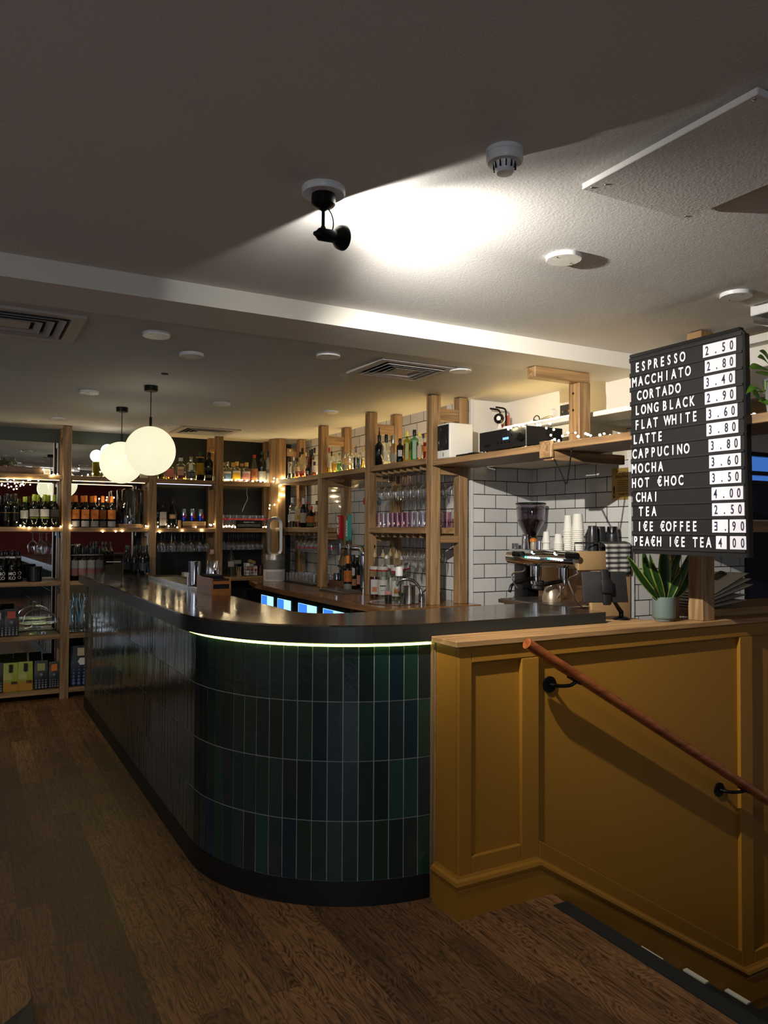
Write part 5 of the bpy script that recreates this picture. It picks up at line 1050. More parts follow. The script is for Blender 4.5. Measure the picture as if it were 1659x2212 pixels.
# bay 3 top shelf
def Lb(px, top, base, w, zs_, kind, body, label, Y=7.73, **k):
    p, h, r = L(px, top, base, w, zs_, Y); return bottle(p, h, r, kind, body, label, **k)
Lb(348, 1000, 1036, 13, S1, 'squat', OLIVE, 'yellow green bottle mostly hidden by the nearer pendant globe', liq=(YELLOWL, .55), cap=(CAPB, .15))
Lb(367, 1000, 1036, 16, S1, 'square', CLEAR, 'clear square bottle with a pale pink label right of the pendant globe', sq=6, liq=(AMBER, .3), cap=(CAPB, .12), labels=((.12, .62, .9, PINK),))
Lb(390, 989, 1036, 21, S1, 'squat', CLEAR, 'square amber flask bottle with a cream label on the top shelf', sq=6, liq=(AMBER, .3), cap=(CAPW, .14), labels=((.2, .58, .55, CREAM), (.40, .46, .5, TAN)))
Lb(412, 986, 1036, 20, S1, 'square', CLEAR, 'clear square bottle with a black band and white shield label', sq=5, liq=(WATER, .55), cap=(CAPS, .2), labels=((.08, .34, .75, BLACK), (.12, .30, .6, GREY), (.42, .70, .4, WHITE)))
Lb(432, 976, 1036, 17, S1, 'burgundy', DARK, 'dark green bottle with a bright yellow label and a green cap', cap=(mat('cap_green', (40, 70, 30), .4), .16), labels=((.20, .62, 1.1, YELLOW), (.80, .84, 1.4, GOLD)))
Lb(451, 975, 1036, 17, S1, 'bordeaux', DARK, 'black bottle with grey green lettering beside the oak upright', cap=(CAPB, .2), labels=((.35, .48, 1.0, pm('dull_green', (86, 92, 56))), (.10, .20, .7, GREY)))
p, h, r = L(464, 1026, 1037, 7, S1, 7.70); t = thing('tea_light', 'tiny white candle cup at the end of the top shelf', 'candle', p); bm = BM(); lathe(bm, [(0, 0), (.015, 0), (.017, .045), (.014, .045), (.013, .02), (0, .02)], 16); obj('cup', bm, mat('frosted_cup', (230, 210, 180), .5), t, 40)
# bay 3 middle shelf
Lb(352, 1090, 1140, 19, S2, 'square', DARK, 'dark square bottle with a white label, round green emblem and orange band', sq=6, cap=(CAPB, .12), labels=((.10, .68, .62, WHITE), (.34, .42, .64, ORANGE)))
Lb(341, 1086, 1140, 16, S2, 'square', DARK, 'dark square bottle tucked behind the green emblem bottle', Y=7.83, sq=6, cap=(CAPB, .12))
p, h, r = L(352, 1090, 1140, 19, S2, 7.73)
Lb(373, 1076, 1140, 20, S2, 'burgundy', DARK, 'black cream liqueur bottle with an oval picture label', cap=(CAPB, .2), labels=((.30, .46, .8, TAN), (.33, .43, .5, CREAM)))
t = thing('wooden_block', 'small upright wooden block between the liqueur bottle and the cans', 'box', L(387, 1122, 1140, 7, S2, 7.72)[0]); bm = BM(); box(bm, (-.016, -.02, 0), (.016, .03, .078), .002); obj('block', bm, oak_z, t)
p, h, r = L(416, 1122, 1139, 51, S2, 7.76); CBX = p; t = thing('wooden_box', 'long plain wooden box under the three blue cans', 'box', p)
bm = BM(); box(bm, (-.115, -.07, .025), (.115, .06, .067), .002); obj('lid', bm, wood('pale_box', (128, 98, 62), (158, 126, 84), 0, .5), t)
bm = BM(); box(bm, (-.113, -.068, 0), (.113, .058, .025)); obj('tray', bm, wood('box_base', (70, 42, 26), (92, 58, 36), 0, .5), t)
canb = mat('can_blue', (40, 70, 190), .2, .7); cans = mat('can_silver', (170, 196, 220), .18, .9)
for i, px in enumerate((397, 415, 433)):
    p, h, r = L(px, 1095, 1122, 12, S2+.0675, 7.74); t = thing('drink_can', ['leftmost blue and silver energy drink can on the wooden box', 'middle blue and silver energy drink can on the wooden box', 'rightmost blue and silver energy drink can on the wooden box'][i], 'can', p, .3*i, 'blue cans on the wooden box')
    bm = BM(); lathe(bm, [(0, 0), (.021, 0), (.0265, .006), (.0265, .055)], 24); obj('lower_half', bm, canb, t, 40)
    bm = BM(); lathe(bm, [(.0265, .055), (.0265, .113), (.022, .122), (.023, .124), (0, .122)], 24); obj('upper_half', bm, cans, t, 40)
    bm = BM(); box(bm, (-.012, -.0285, .035), (.014, -.024, .058)); box(bm, (-.004, -.0285, .05), (.01, -.024, .08)); obj('red_mark', bm, RED, t)
    bm = BM(); box(bm, (-.005, -.014, .1235), (.005, .004, .1255), .001); obj('ring_pull', bm, chrome, t)
# bay 4 top shelf
rv = dict(cap=(CORK, .14))
Lb(491, 997, 1039, 18, S1, 'squat', CLEAR, 'clear gin bottle with a blue label next to the oak upright', liq=(WATER, .5), cap=(CAPS, .2), labels=((.08, .40, 1.0, BLUE), (.40, .5, 1.0, WHITE)))
Lb(484, 997, 1039, 18, S1, 'squat', CLEAR, 'clear gin bottle behind the blue labelled one', Y=7.84, liq=(WATER, .5), **rv)
Lb(511, 996, 1039, 19, S1, 'squat', CLEAR, 'clear gin bottle with a yellow label on the top shelf', liq=(PINKL, .25), cap=(GOLD, .2), labels=((.08, .44, 1.0, YELLOW), (.44, .54, 1.0, WHITE)))
Lb(503, 997, 1039, 18, S1, 'squat', CLEAR, 'clear gin bottle behind the yellow labelled one', Y=7.84, liq=(YELLOWL, .3), cap=(GOLD, .2))
Lb(532, 997, 1039, 19, S1, 'squat', CLEAR, 'clear gin bottle with a pink label on the top shelf', liq=(PINKL, .3), cap=(GOLD, .2), labels=((.08, .44, 1.0, PINK), (.44, .54, 1.0, WHITE)))
Lb(522, 998, 1039, 17, S1, 'squat', CLEAR, 'clear gin bottle behind the pink labelled one', Y=7.84, liq=(PINKL, .4), **rv)
Lb(549, 980, 1039, 16, S1, 'cone', CLEAR, 'brown labelled vodka bottle with a red wax cap', liq=(PINKL, .5), cap=(RED, .1), labels=((.06, .5, 1.2, TAN), (.24, .38, .3, brk)))
Lb(566, 972, 1039, 18, S1, 'bordeaux', OLIVE, 'green necked clear bottle with a white half label', cap=(mat('cap_green', (40, 70, 30), .4), .1), liq=(WATER, .5), labels=((.04, .36, 1.2, WHITE),))
Lb(580, 972, 1041, 14, S1, 'spirit', FROST, 'tall frosted vodka bottle with a dark blue cap', cap=(mat('cap_navy', (22, 34, 84), .35), .2), labels=((.30, .42, .8, GREY),))
# bay 4 third shelf
Lb(499, 1178, 1240, 15, S3, 'spirit', CLEAR, 'clear bottle with a black cap and a square white label on the lower shelf', cap=(CAPB, .1), liq=(WATER, .3), labels=((.34, .52, 1.0, WHITE),))
p, h, r = L(541, 1214, 1240, 29, S3, 7.76); t = thing('wire_basket', 'black wire basket of small white cartons on the lower shelf', 'basket', p); wbm = BM(); hw, hd, hh = .066, .05, .10
for z in (0.002, .033, .066, .10): tube(wbm, [(-hw, -hd, z), (hw, -hd, z), (hw, hd, z), (-hw, hd, z), (-hw, -hd, z)], .0018, 5)
for k in range(5):
    x = -hw+2*hw*k/4; tube(wbm, [(x, -hd, .10), (x, -hd, .002), (x, hd, .002), (x, hd, .10)], .0018, 5)
obj('wire', wbm, black_metal, t)
for i, (x0, x1, hh, m) in enumerate(((-.062, -.022, .13, WHITE), (-.018, .02, .12, GREY), (.024, .062, .10, WHITE))):
    tt = thing('carton', ['taller white carton at the left of the wire basket', 'grey carton in the middle of the wire basket', 'low white carton at the right of the wire basket'][i], 'carton', p+Vector(((x0+x1)/2, 0, .004)), 0, 'cartons in the wire basket')
    bm = BM(); box(bm, (-(x1-x0)/2, -.04, 0), ((x1-x0)/2, .04, hh), .002); obj('box', bm, m, tt)
    bm = BM(); box(bm, (-.012, -.0412, hh*.4), (.012, -.04, hh*.7)); obj('print', bm, brk, tt)
t = thing('paper_bag', 'small crumpled brown paper bag lying on the wire basket', 'paper bag', p+Vector((.0, .0, .132))); bm = BM(); box(bm, (-.03, -.03, 0), (.045, .03, .035), .008, 2); xform(bm, Matrix.Rotation(.35, 4, 'Y')); obj('bag', bm, pm('kraft', (150, 116, 74), rough=.8), t, 40)
p, h, r = L(563, 1216, 1240, 12, S3, 7.78); t = thing('maroon_bag', 'small dark red bag right of the wire basket', 'bag', p); bm = BM(); lathe(bm, [(0, 0), (.036, 0), (.04, .02), (.034, .07), (.02, .10), (.024, .115), (0, .112)], 14); obj('bag', bm, mat('maroon', (66, 20, 24), .5), t, 50); bm = BM(); cyl(bm, (0, 0, .099), .0225, .006, 14); obj('tie', bm, chrome, t, 40)
p, h, r = L(517, 1219, 1240, 8, S3, 7.71); t = thing('stirrer_bundle', 'bundle of pale wooden stirrers left of the wire basket', 'stirrers', p)
for k in range(6):
    bm = BM(); a = random.uniform(-.12, .12); box(bm, (-.003, -.001, 0), (.003, .001, .10)); xform(bm, Matrix.Translation((-.02+.008*k, .004*(k % 2), 0)) @ Matrix.Rotation(a, 4, 'Y')); obj('stirrer', bm, mat('birch', (176, 144, 110), .7), t)
p, h, r = L(510, 1185, 1240, 20, S3, 7.90); t = thing('clear_stand', 'clear acrylic price stand behind the white labelled bottle', 'stand', p); bm = BM(); box(bm, (-.06, -.02, 0), (.06, .03, .004)); box(bm, (-.06, .0, .004), (.06, .004, .17)); obj('acrylic', bm, MATS['acrylic'], t); bm = BM(); box(bm, (-.055, -.002, .12), (.055, 0, .16)); obj('card', bm, GREY, t)
# black sign on the middle shelf of bay 4
p, h, r = L(538, 1119, 1138, 60, S2, 7.675); t = thing('wine_sign', 'small black sign with white lettering in front of the tumblers', 'sign', p); ws = 60*dep(p)/F/2
bm = BM(); box(bm, (-ws, -.004, 0), (ws, .004, .084), .002); box(bm, (-ws*.6, .004, 0), (ws*.6, .03, .006)); obj('panel', bm, mat('sign_black', (14, 14, 14), .35), t)
bm = BM(); merge(bm, text_bm('ROBIN WEIL', .021, .0006, 1.0, 'CENTER', .01), frame_mtx((0, -.0046, .055), (1, 0, 0), (0, 0, 1)))
for z, k in ((.036, 26), (.022, 24)):
    x = -ws*.86
    while x < ws*.84:
        w_ = random.uniform(.006, .02); box(bm, (x, -.0052, z-.002), (min(x+w_, ws*.86), -.0042, z+.002)); x += w_+.003
obj('lettering', bm, pm('silver_ink', (180, 178, 172)), t)
# things on the black cabinet (bay 3)
t = thing('paper_tray', 'flat white tray of papers on the black cabinet', 'tray', (1.95, 7.72, S3)); bm = BM(); box(bm, (1.77, 7.60, S3+.0005), (2.06, 7.80, S3+.014), .003); obj('tray', bm, CREAM, t, world=True); bm = BM(); box(bm, (1.97, 7.66, S3+.0145), (2.07, 7.78, S3+.052), .002); obj('card_box', bm, WHITE, t, world=True)
p, h, r = L(452, 1227, 1242, 11, S3, 7.70); t = thing('white_mug', 'small white mug on the black cabinet beside the steel shakers', 'mug', p); bm = BM(); lathe(bm, [(0, 0), (.022, 0), (.026, .06), (.023, .06), (.02, .006), (0, .006)], 20); obj('body', bm, WHITE, t, 40)
p = at(458, 1192, y=7.649); t = thing('light_switch', 'small pinkish switch plate on the third oak upright', 'switch', p); bm = BM(); box(bm, (-.02, -.006, -.024), (.02, .0035, .024), .001); obj('plate', bm, PINK, t); bm = BM(); box(bm, (-.006, -.009, -.008), (.006, -.006, .008)); obj('rocker', bm, WHITE, t)
# ================================================================ bottles on the right shelves
T1, T2, CTZ = RZ[0]+.001, RZ[1]+.001, CT+.001
def Rb(px, top, base, w, zs_, kind, body, label, X=2.96, **k):
    p, h, r = R_(px, top, base, w, zs_, X); return bottle(p, h, r, kind, body, label, **k)
top_ = ' on the right top shelf'
Rb(626, 973, 1037, 9, T1, 'spirit', CLEAR, 'clear bottle with a black figure 2 on its white label by the corner post', cap=(CAPW, .06), liq=(WATER, .5), labels=((.20, .58, 1.2, WHITE),), text=('2', .06, .40, INK))
Rb(634, 989, 1036, 9, T1, 'spirit', CLEAR, 'clear bottle with a white cap and grey label, second from the corner post', cap=(CAPW, .16), liq=(YELLOWL, .3), labels=((.25, .55, 1.1, GREY),))
Rb(642, 992, 1035, 10, T1, 'squat', CLEAR, 'short amber bottle, third from the corner post', cap=(CAPB, .16), liq=(AMBER, .35), labels=((.34, .56, 1.1, CREAM),))
Rb(653, 971, 1034, 13, T1, 'spirit', CLEAR, 'tall clear bottle with a black cap and pale label, fourth from the corner post', cap=(CAPB, .2), liq=(AMBER, .2), labels=((.24, .46, 1.1, CREAM), (.14, .22, 1.1, PINK)))
Rb(663, 1006, 1031, 7, T1, 'spirit', DARK, 'tiny black bottle among the taller ones', cap=(CAPB, .15), labels=((.2, .5, 1.1, GREY),))
Rb(670, 973, 1031, 11, T1, 'spirit', AMBER, 'orange tinted bottle with a black cap', X=3.0, cap=(CAPB, .18), liq=(AMBER, .55), labels=((.10, .35, 1.1, BLACK),))
Rb(679, 970, 1030, 11, T1, 'spirit', CLEAR, 'clear bottle with a tall white and black label beside the first upright', cap=(CAPB, .18), liq=(AMBER, .2), labels=((.12, .56, 1.1, WHITE), (.36, .50, .5, BLACK)))
Rb(648, 975, 1035, 10, T1, 'spirit', CLEAR, 'clear bottle with a flat black cap in the back row', X=3.08, cap=(CAPB, .2), liq=(YELLOWL, .4), labels=((.2, .5, 1, CREAM),))
Rb(660, 976, 1033, 10, T1, 'spirit', CLEAR, 'clear bottle with a cream label in the back row', X=3.08, cap=(GOLD, .12), liq=(AMBER, .45), labels=((.2, .5, 1, CREAM),))
Rb(674, 968, 1031, 10, T1, 'tall', DARK, 'dark tall bottle in the back row beside the first upright', X=3.09, cap=(CAPB, .2))
# second bay
Rb(704, 996, 1029, 5, T1, 'squat', FROST, 'short frosted bottle right beside the first upright', cap=(CAPW, .12))
Rb(711, 972, 1028, 9, T1, 'spirit', CLEAR, 'clear bottle with a bright red cap', cap=(RED, .17), liq=(YELLOWL, .45), labels=((.22, .5, 1.1, WHITE),))
Rb(716, 976, 1027, 8, T1, 'spirit', CLEAR, 'clear bottle with a tall black cap behind the red capped one', X=3.06, cap=(CAPB, .2), liq=(YELLOWL, .5), labels=((.2, .48, 1.1, CREAM),))
Rb(722, 990, 1027, 13, T1, 'squat', CLEAR, 'yellow round shouldered bottle with a round cork stopper', liq=(YELLOWL, .55), stopper='ball')
Rb(733, 988, 1025, 12, T1, 'squat', CLEAR, 'green tinted bottle with a round green stopper', liq=(GREENL, .5), stopper='greenball')
Rb(745, 981, 1022, 13, T1, 'cone', CLEAR, 'clear bottle with a plain grey label beside the round stoppers', cap=(CAPS, .3), liq=(WATER, .4), labels=((.1, .36, 1.1, GREY),))
Rb(756, 978, 1021, 13, T1, 'tall', CLEAR, 'tall clear square bottle with a wide glass stopper', sq=6, cap=(j, .28), liq=(YELLOWL, .25))
Rb(762, 970, 1021, 11, T1, 'tall', CLEAR, 'clear bottle with a cork top in the back row', X=3.07, stopper='cork', liq=(WATER, .6))
Rb(769, 981, 1018, 12, T1, 'tall', CLEAR, 'clear bottle of dark spirit with a long black pourer', liq=(BROWNL, .7), stopper='pourer')
Rb(778, 981, 1017, 10, T1, 'tall', CLEAR, 'clear bottle of brown spirit right of the long pourer', liq=(BROWNL, .62), cap=(j, .16))
Rb(784, 969, 1017, 8, T1, 'tall', CLEAR, 'clear bottle with a gold cap beside the second upright', cap=(GOLD, .24), liq=(YELLOWL, .4))
# third bay
Rb(819, 946, 1013, 19, T1, 'spirit', DARK, 'large black gin bottle with a long pourer at the left of the third bay', stopper='pourer', cap=(CAPB, .2))
Rb(834, 945, 1011, 17, T1, 'spirit', CLEAR, 'clear bottle with a tall black cap, second in the third bay', cap=(CAPB, .26), liq=(WATER, .5), labels=((.10, .44, .5, WHITE),))
Rb(849, 946, 1009, 18, T1, 'spirit', CLEAR, 'clear bottle with a tall silver cap and lettering', cap=(CAPS, .30), liq=(WATER, .5), labels=((.08, .34, .9, GREY),))
Rb(864, 954, 1007, 15, T1, 'square', DARK, 'black square bottle with a white diamond label', sq=6, cap=(CAPB, .2), labels=((.26, .52, .5, WHITE),))
Rb(879, 939, 1005, 16, T1, 'square', glass('lime_glass', (206, 206, 110), 1.0), 'tall pale lime bottle with a yellow cap', sq=6, cap=(pm('cap_yellow', (206, 196, 80)), .16), liq=(YELLOWL, .6), labels=((.08, .62, .4, LIME),))
Rb(895, 936, 1003, 18, T1, 'square', GREENG, 'pale green square gin bottle with a black cap', sq=6, cap=(CAPB, .16), liq=(GREENG, .6), labels=((.06, .66, .4, pm('mint', (176, 200, 176))),))
Rb(906, 940, 1001, 13, T1, 'square', CLEAR, 'clear bottle with a yellow cap and flowery label', sq=6, cap=(MATS['paper_cap_yellow'], .16), liq=(YELLOWL, .5), labels=((.08, .5, .6, CREAM),))
Rb(914, 942, 1000, 12, T1, 'spirit', CLEAR, 'clear bottle with a small black cap and pale brown label', X=3.03, cap=(CAPB, .14), liq=(PINKL, .6), labels=((.1, .55, 1, pm('taupe', (180, 150, 124))),))
Rb(920, 944, 999, 13, T1, 'spirit', CLEAR, 'orange spirit bottle half hidden by the third upright', liq=(AMBER, .66), cap=(ORANGE, .12), labels=((.3, .5, 1, ORANGE),))
# middle shelf of the first bay
mid = ' on the right middle shelf'
Rb(631, 1073, 1137, 14, T2, 'spirit', CLEAR, 'white capped bottle with a white label and dark contents'+mid, cap=(CAPW, .17), liq=(BROWNL, .2), labels=((.22, .56, 1.2, WHITE), (.46, .50, .8, INK)))
Rb(626, 1090, 1137, 9, T2, 'spirit', CLEAR, 'shorter white labelled bottle behind the white capped one', X=3.06, cap=(RED, .08), labels=((.22, .6, 1.2, WHITE),))
Rb(644, 1073, 1136, 13, T2, 'spirit', CLEAR, 'rum bottle with an orange and white cap and cream label', cap=(pm('peach', (210, 160, 120)), .17), liq=(AMBER, .25), labels=((.2, .6, 1.2, CREAM), (.28, .42, .5, YELLOW)))
Rb(655, 1073, 1136, 14, T2, 'bordeaux', DARK, 'dark bottle with a pale label and silver cap'+mid, cap=(CAPW, .2), labels=((.16, .50, 1.2, CREAM),))
Rb(649, 1080, 1135, 9, T2, 'spirit', CLEAR, 'bottle with a red cap in the back row'+mid, X=3.07, cap=(RED, .16), liq=(AMBER, .3), labels=((.2, .5, 1, WHITE),))
Rb(671, 1090, 1136, 19, T2, 'squat', DARK, 'squat rum bottle with a flame coloured label'+mid, cap=(brk, .18), labels=((.22, .52, 1.0, ORANGE), (.05, .2, 1.0, pm('dull_green', (86, 92, 56)))))
Rb(663, 1078, 1134, 10, T2, 'spirit', DARK, 'dark bottle with a red cap behind the squat rum', X=3.08, cap=(RED, .1))
Rb(684, 1078, 1135, 12, T2, 'spirit', CLEAR, 'amber bottle half hidden by the first upright', liq=(AMBER, .6), cap=(CAPB, .14), labels=((.2, .45, 1, GOLD),))
# ================================================================ drinking glasses
tumbler_g = glass('tumbler_glass', (252, 252, 252), 1.5); pink_g = glass('pink_tumbler_glass', (246, 226, 232), 1.4); pr_red = mat('print_red', (150, 40, 40), .4)
GP = {
 'wine': [(.031, 0), (.03, .002), (.006, .006), (.004, .012), (.004, .075), (.008, .082), (.028, .10), (.040, .125), (.041, .145), (.033, .19), (.031, .19), (.039, .145), (.038, .126), (.026, .103), (.004, .086), (0, .086)],
 'slim': [(.026, 0), (.025, .002), (.005, .006), (.0035, .012), (.0035, .08), (.012, .09), (.0235, .115), (.0245, .135), (.02, .175), (.0185, .175), (.023, .135), (.022, .116), (.01, .093), (0, .09)],
 'coupe': [(.031, 0), (.03, .002), (.006, .006), (.004, .012), (.004, .085), (.008, .09), (.042, .105), (.046, .14), (.044, .145), (.040, .108), (.006, .095), (0, .095)],
 'beer': [(.034, 0), (.03, .003), (.010, .008), (.008, .02), (.02, .032), (.042, .055), (.046, .09), (.040, .165), (.038, .165), (.044, .09), (.040, .058), (.018, .036), (0, .034)],
 'tulip': [(.033, 0), (.032, .002), (.006, .006), (.0045, .014), (.0045, .08), (.02, .09), (.046, .12), (.050, .145), (.04, .20), (.038, .20), (.048, .145), (.044, .122), (.018, .094), (0, .09)],
 'tumbler': [(.026, 0), (.029, .002), (.034, .137), (.0325, .137), (.0275, .012), (0, .012)],
 'highball': [(.027, 0), (.029, .002), (.031, .112), (.0295, .112), (.0275, .012), (0, .012)],
 'short': [(.031, 0), (.033, .003), (.037, .088), (.0352, .088), (.031, .012), (0, .012)],
}
_gm = {}
def glass_mesh(kind, m, flip):
    k = (kind, m.name, flip)
    if k not in _gm:
        bm = BM(); lathe(bm, GP[kind], 16); mats = [m]
        if flip: xform(bm, Matrix.Diagonal((1, 1, -1, 1)))
        if kind in ('tumbler', 'beer'):
            mats.append(pr_red); lo, hi = {'tumbler': (.085, .105), 'beer': (.11, .125)}[kind]
            r = {'tumbler': .0325, 'beer': .0455}[kind]; 
            b2 = BM(); lathe(b2, [(r+.0006, lo), (r+.0006, hi)], 10, a0=-PI/2-.7, a1=-PI/2+.7)
            for f in b2.faces: f.material_index = 1
            if flip: xform(b2, Matrix.Diagonal((1, 1, -1, 1)))
            n0 = len(bm.faces); merge(bm, b2); bm.faces.ensure_lookup_table()
            for f in bm.faces[n0:]: f.material_index = 1
        _gm[k] = finish(bm, 'glass', mats, 40)
    return _gm[k]
def glass_at(p, kind, label, group, m=None, hang=False, name=None):
    o = bpy.data.objects.new(name or ('hanging_glass' if hang else 'tumbler'), glass_mesh(kind, m or tumbler_g, hang)); C.objects.link(o)
    p = Vector(p); d = EYE-p; o.location = p; o.rotation_euler = (0, 0, math.atan2(d.x, -d.y)); return tag(o, label, 'glass', group)
U2 = SH[1]-.042-.008
def rack(t, x0, x1, y0, y1, z, n, along):
    for k in range(n):
        f = k/(n-1); bm = BM()
        if along == 'x': x = x0+(x1-x0)*f; box(bm, (x-.009, y0, z), (x+.009, y1, z+.03))
        obj('glass_rack_rail', bm, oak_y if along == 'x' else oak_x, t, world=True)
for i, px in enumerate((86, 101)):
    p = at(px, 1150, y=7.71+.11*i); p.z = U2; glass_at(p, 'tulip', 'large wine glass hanging upside down under the left middle shelf, '+['left one', 'right one'][i], 'glasses hanging under the left middle shelf', hang=True)
g = 'glasses hanging in the third bay'
for i, px in enumerate((349, 371, 392, 411, 430, 446)):
    p = at(px, 1150, y=7.71); p.z = U2; glass_at(p, 'wine', ORD[i]+' of the front row of wine glasses hanging under the blue cans', g, hang=True)
for i, px in enumerate((356, 378, 399, 419, 438)):
    p = at(px, 1150, y=7.82); p.z = U2; glass_at(p, 'wine', 'wine glass hanging in the back row under the blue cans', g, hang=True)
g = 'glasses hanging in the fourth bay'
for Y, n in ((7.71, 9), (7.80, 9), (7.89, 9)):
    for k in range(n):
        x = 2.385+.052*k; p = (x, Y, U2)
        glass_at(p, 'slim', 'wine glass hanging in the dense rows under the black sign shelf', g, hang=True)
g = 'tumblers with red print'
for Y, n in ((7.74, 8), (7.815, 8)):
    for k in range(n): glass_at((2.393+.071*k-(.01 if Y > 7.8 else 0), Y, S2), 'tumbler', 'clear tumbler with red print standing on the shelf behind the black sign', g)
g = 'glasses hanging from the right top shelf'
for X in (2.96, 3.07, 3.18):
    for k in range(7): glass_at((X, 5.375-.112*k, RZ[0]-.045-.033), 'tulip', 'wine glass hanging from the rack under the right top shelf', g, hang=True)
g = 'highball glasses on the right middle shelf'
for X in (2.95, 3.03, 3.11):
    for k in range(11):
        y = 5.40-.074*k; pk = k in (0, 3, 4, 5, 6) or (X > 3 and k == 10); glass_at((X, y, T2), 'highball', 'pink tinted highball glass on the right middle shelf' if pk else 'clear highball glass on the right middle shelf', g if not pk else 'pink highball glasses on the right middle shelf', pink_g if pk else None)
g = 'coupe glasses hanging under the right middle shelf'
for X in (2.98, 3.08):
    for k in range(5): glass_at((X, 5.10-.10*k, RZ[1]-.045-.033), 'wine', 'wine glass hanging from the rack under the right middle shelf', g, hang=True)
g = 'stemmed beer glasses hanging above the tumblers'
for X in (2.98, 3.09):
    for k in range(6): glass_at((X, 7.12-.105*k, RZ[1]-.045-.033), 'beer', 'stemmed beer glass with red print hanging above the short tumblers', g, hang=True)
g = 'short tumblers on the back counter'
bm = BM(); box(bm, (2.86, 6.56, CT), (3.12, 7.24, CT+.006), .002); tag(obj('bar_mat', bm, mat('rubber_black', (14, 14, 14), .7)), 'black rubber bar mat under the short tumblers', 'bar mat')
for X in (2.91, 3.0, 3.08):
    for k in range(8): glass_at((X, 7.19-.085*k, CT+.0068), 'short', 'short clear tumbler upside down on the black bar mat', g)
# ================================================================ beer taps, back counter things
Tp = Vector((3.02, 5.83, CT)); t = thing('beer_tower', 'chrome beer tower with a red and a teal tap handle', 'beer tower', Tp)
dx = at(783, 1274, z=CT); Tp = dx; t.location = (dx.x-.05, dx.y-.11, CT)
# the tower keeps to one vertical plane over the counter
bm = BM(); cyl(bm, (0, 0, 0), .05, .012, 28); cyl(bm, (0, 0, .012), .027, .30, 28); tube(bm, smooth_path([(0, 0, .30), (0, 0, .335), (0, .03, .362), (0, .08, .368), (0, .34, .368)], 6), .027, 20); obj('column', bm, chrome, t, 40)
HX = 0
for y, nm in ((.285, 'red'), (.115, 'teal')):
    bm = BM(); rod(bm, (-.02, y, .368), (-.085, y, .368), .016, 16); rod(bm, (-.085, y, .40), (-.085, y, .30), .013, 16, .010); rod(bm, (-.085, y, .30), (-.095, y, .255), .009, 12); f = obj('faucet', bm, chrome, t, 40)
    bm = BM(); rod(bm, (-.085, y, .40), (-.085, y, .445), .011, 14, .016); obj('collar', bm, chrome, f, 40)
    w, z0, z1 = (.030, .445, .655) if nm == 'red' else (.022, .43, .66)
    bm = BM()
    if nm == 'red': box(bm, (-.105, y-w, z0), (-.065, y+w, z1), .005, 2)
    else:
        prism(bm, [(w*.55*math.cos(a)*1.0+(0), z0) for a in (0, PI)][:0]+[(-w*.5, z0), (w*.5, z0), (w, z0+.04)]+[(w*math.cos(a), z1-w+w*math.sin(a)) for a in [k*PI/10 for k in range(11)]]+[(-w, z0+.04)], -.105, -.068, Matrix(((0, 0, 1, 0), (1, 0, 0, y), (0, 1, 0, 0), (0, 0, 0, 1))))
    h = obj('tap_handle', bm, mat('tap_red', (150, 20, 26), .3) if nm == 'red' else mat('tap_teal', (58, 140, 132), .3), t, 40); tag(h, nm+' tap handle')
    bm = BM()
    if nm == 'red':
        for zz in (.50, .535, .57, .605, .63): ball(bm, (-.106, y-.024, zz), .004, 8, 6, (.4, 1, 1))
        for a, b in ((.58, .645), (.48, .545)): prism(bm, [(-.012, a), (.004, a+.008), (.016, a+.03), (.012, b-.01), (0, b), (-.01, b-.02)], -.1068, -.1052, Matrix(((0, 0, 1, 0), (1, 0, 0, y+.008), (0, 1, 0, 0), (0, 0, 0, 1))))
        box(bm, (-.1065, y-.012, .552), (-.1055, y+.022, .566)); obj('printed_mark', bm, WHITE, h)
    else:
        box(bm, (-.1065, y-.014, .47), (-.1055, y+.014, .60), .0004); lab = obj('plaque', bm, WHITE, h)
        bm = BM()
        for q, ch in enumerate('CRUZE'): merge(bm, text_bm(ch, .022, .0004, .9, 'CENTER', .02), frame_mtx((-.1068, y, .578-.024*q), (0, -1, 0), (0, 0, 1)))
        bm.free()
        bm = BM()
        for q in range(5): ball(bm, (-.1066, y, .585-.024*q), .007, 6, 4, (.1, .8, 1))
        obj('lettering', bm, INK, h)
        bm = BM(); ball(bm, (-.105, y, .632), .02, 16, 10, (.3, 1, 1)); obj('badge', bm, mat('badge_red', (140, 44, 36), .35), h, 'all')
dtp = [at(*q, z=CT+.002) for q in ((700, 1271), (738, 1284), (781, 1274))]
t = thing('drip_tray', 'square steel drip tray on the back counter below the taps', 'drip tray', (2.80, 5.86, CT+.0005))
bm = BM(); box(bm, (-.07, -.22, 0), (.13, .22, .018), .003); box(bm, (-.062, -.212, .018), (.122, .212, .0195)); obj('tray', bm, mat('dull_steel', (120, 118, 114), .35, .8), t)
g = 'wine bottles behind the beer taps'
for px, top, base, w, k in ((751, 1197, 1270, 15, 0), (762, 1200, 1272, 13, 1), (771, 1203, 1273, 14, 2)):
    X = (2.93, 3.06, 3.14)[k]; p = at(px, base, x=X); p = Vector((X, p.y, CTZ)); 
    if k == 0: bottle(p, .30, .036, 'bordeaux', DARK, 'orange capped wine bottle on the back counter beside the taps', g, (ORANGE, .22), labels=((.26, .58, 1.15, ORANGE), (.02, .2, 1.2, GREY)), text=('Tuu', .024, .38, MATS['script_brown']))
    elif k == 1: bottle(p, .30, .036, 'bordeaux', DARK, 'dark wine bottle with a narrow white label behind the taps', g, (CAPB, .2), labels=((.40, .62, .5, WHITE), (.1, .3, 1.1, TAN)))
    else: bottle(p, .29, .036, 'bordeaux', DARK, 'dark wine bottle with a pinkish picture label behind the taps', g, (CAPW, .04), labels=((.12, .40, 1.1, PINK),))
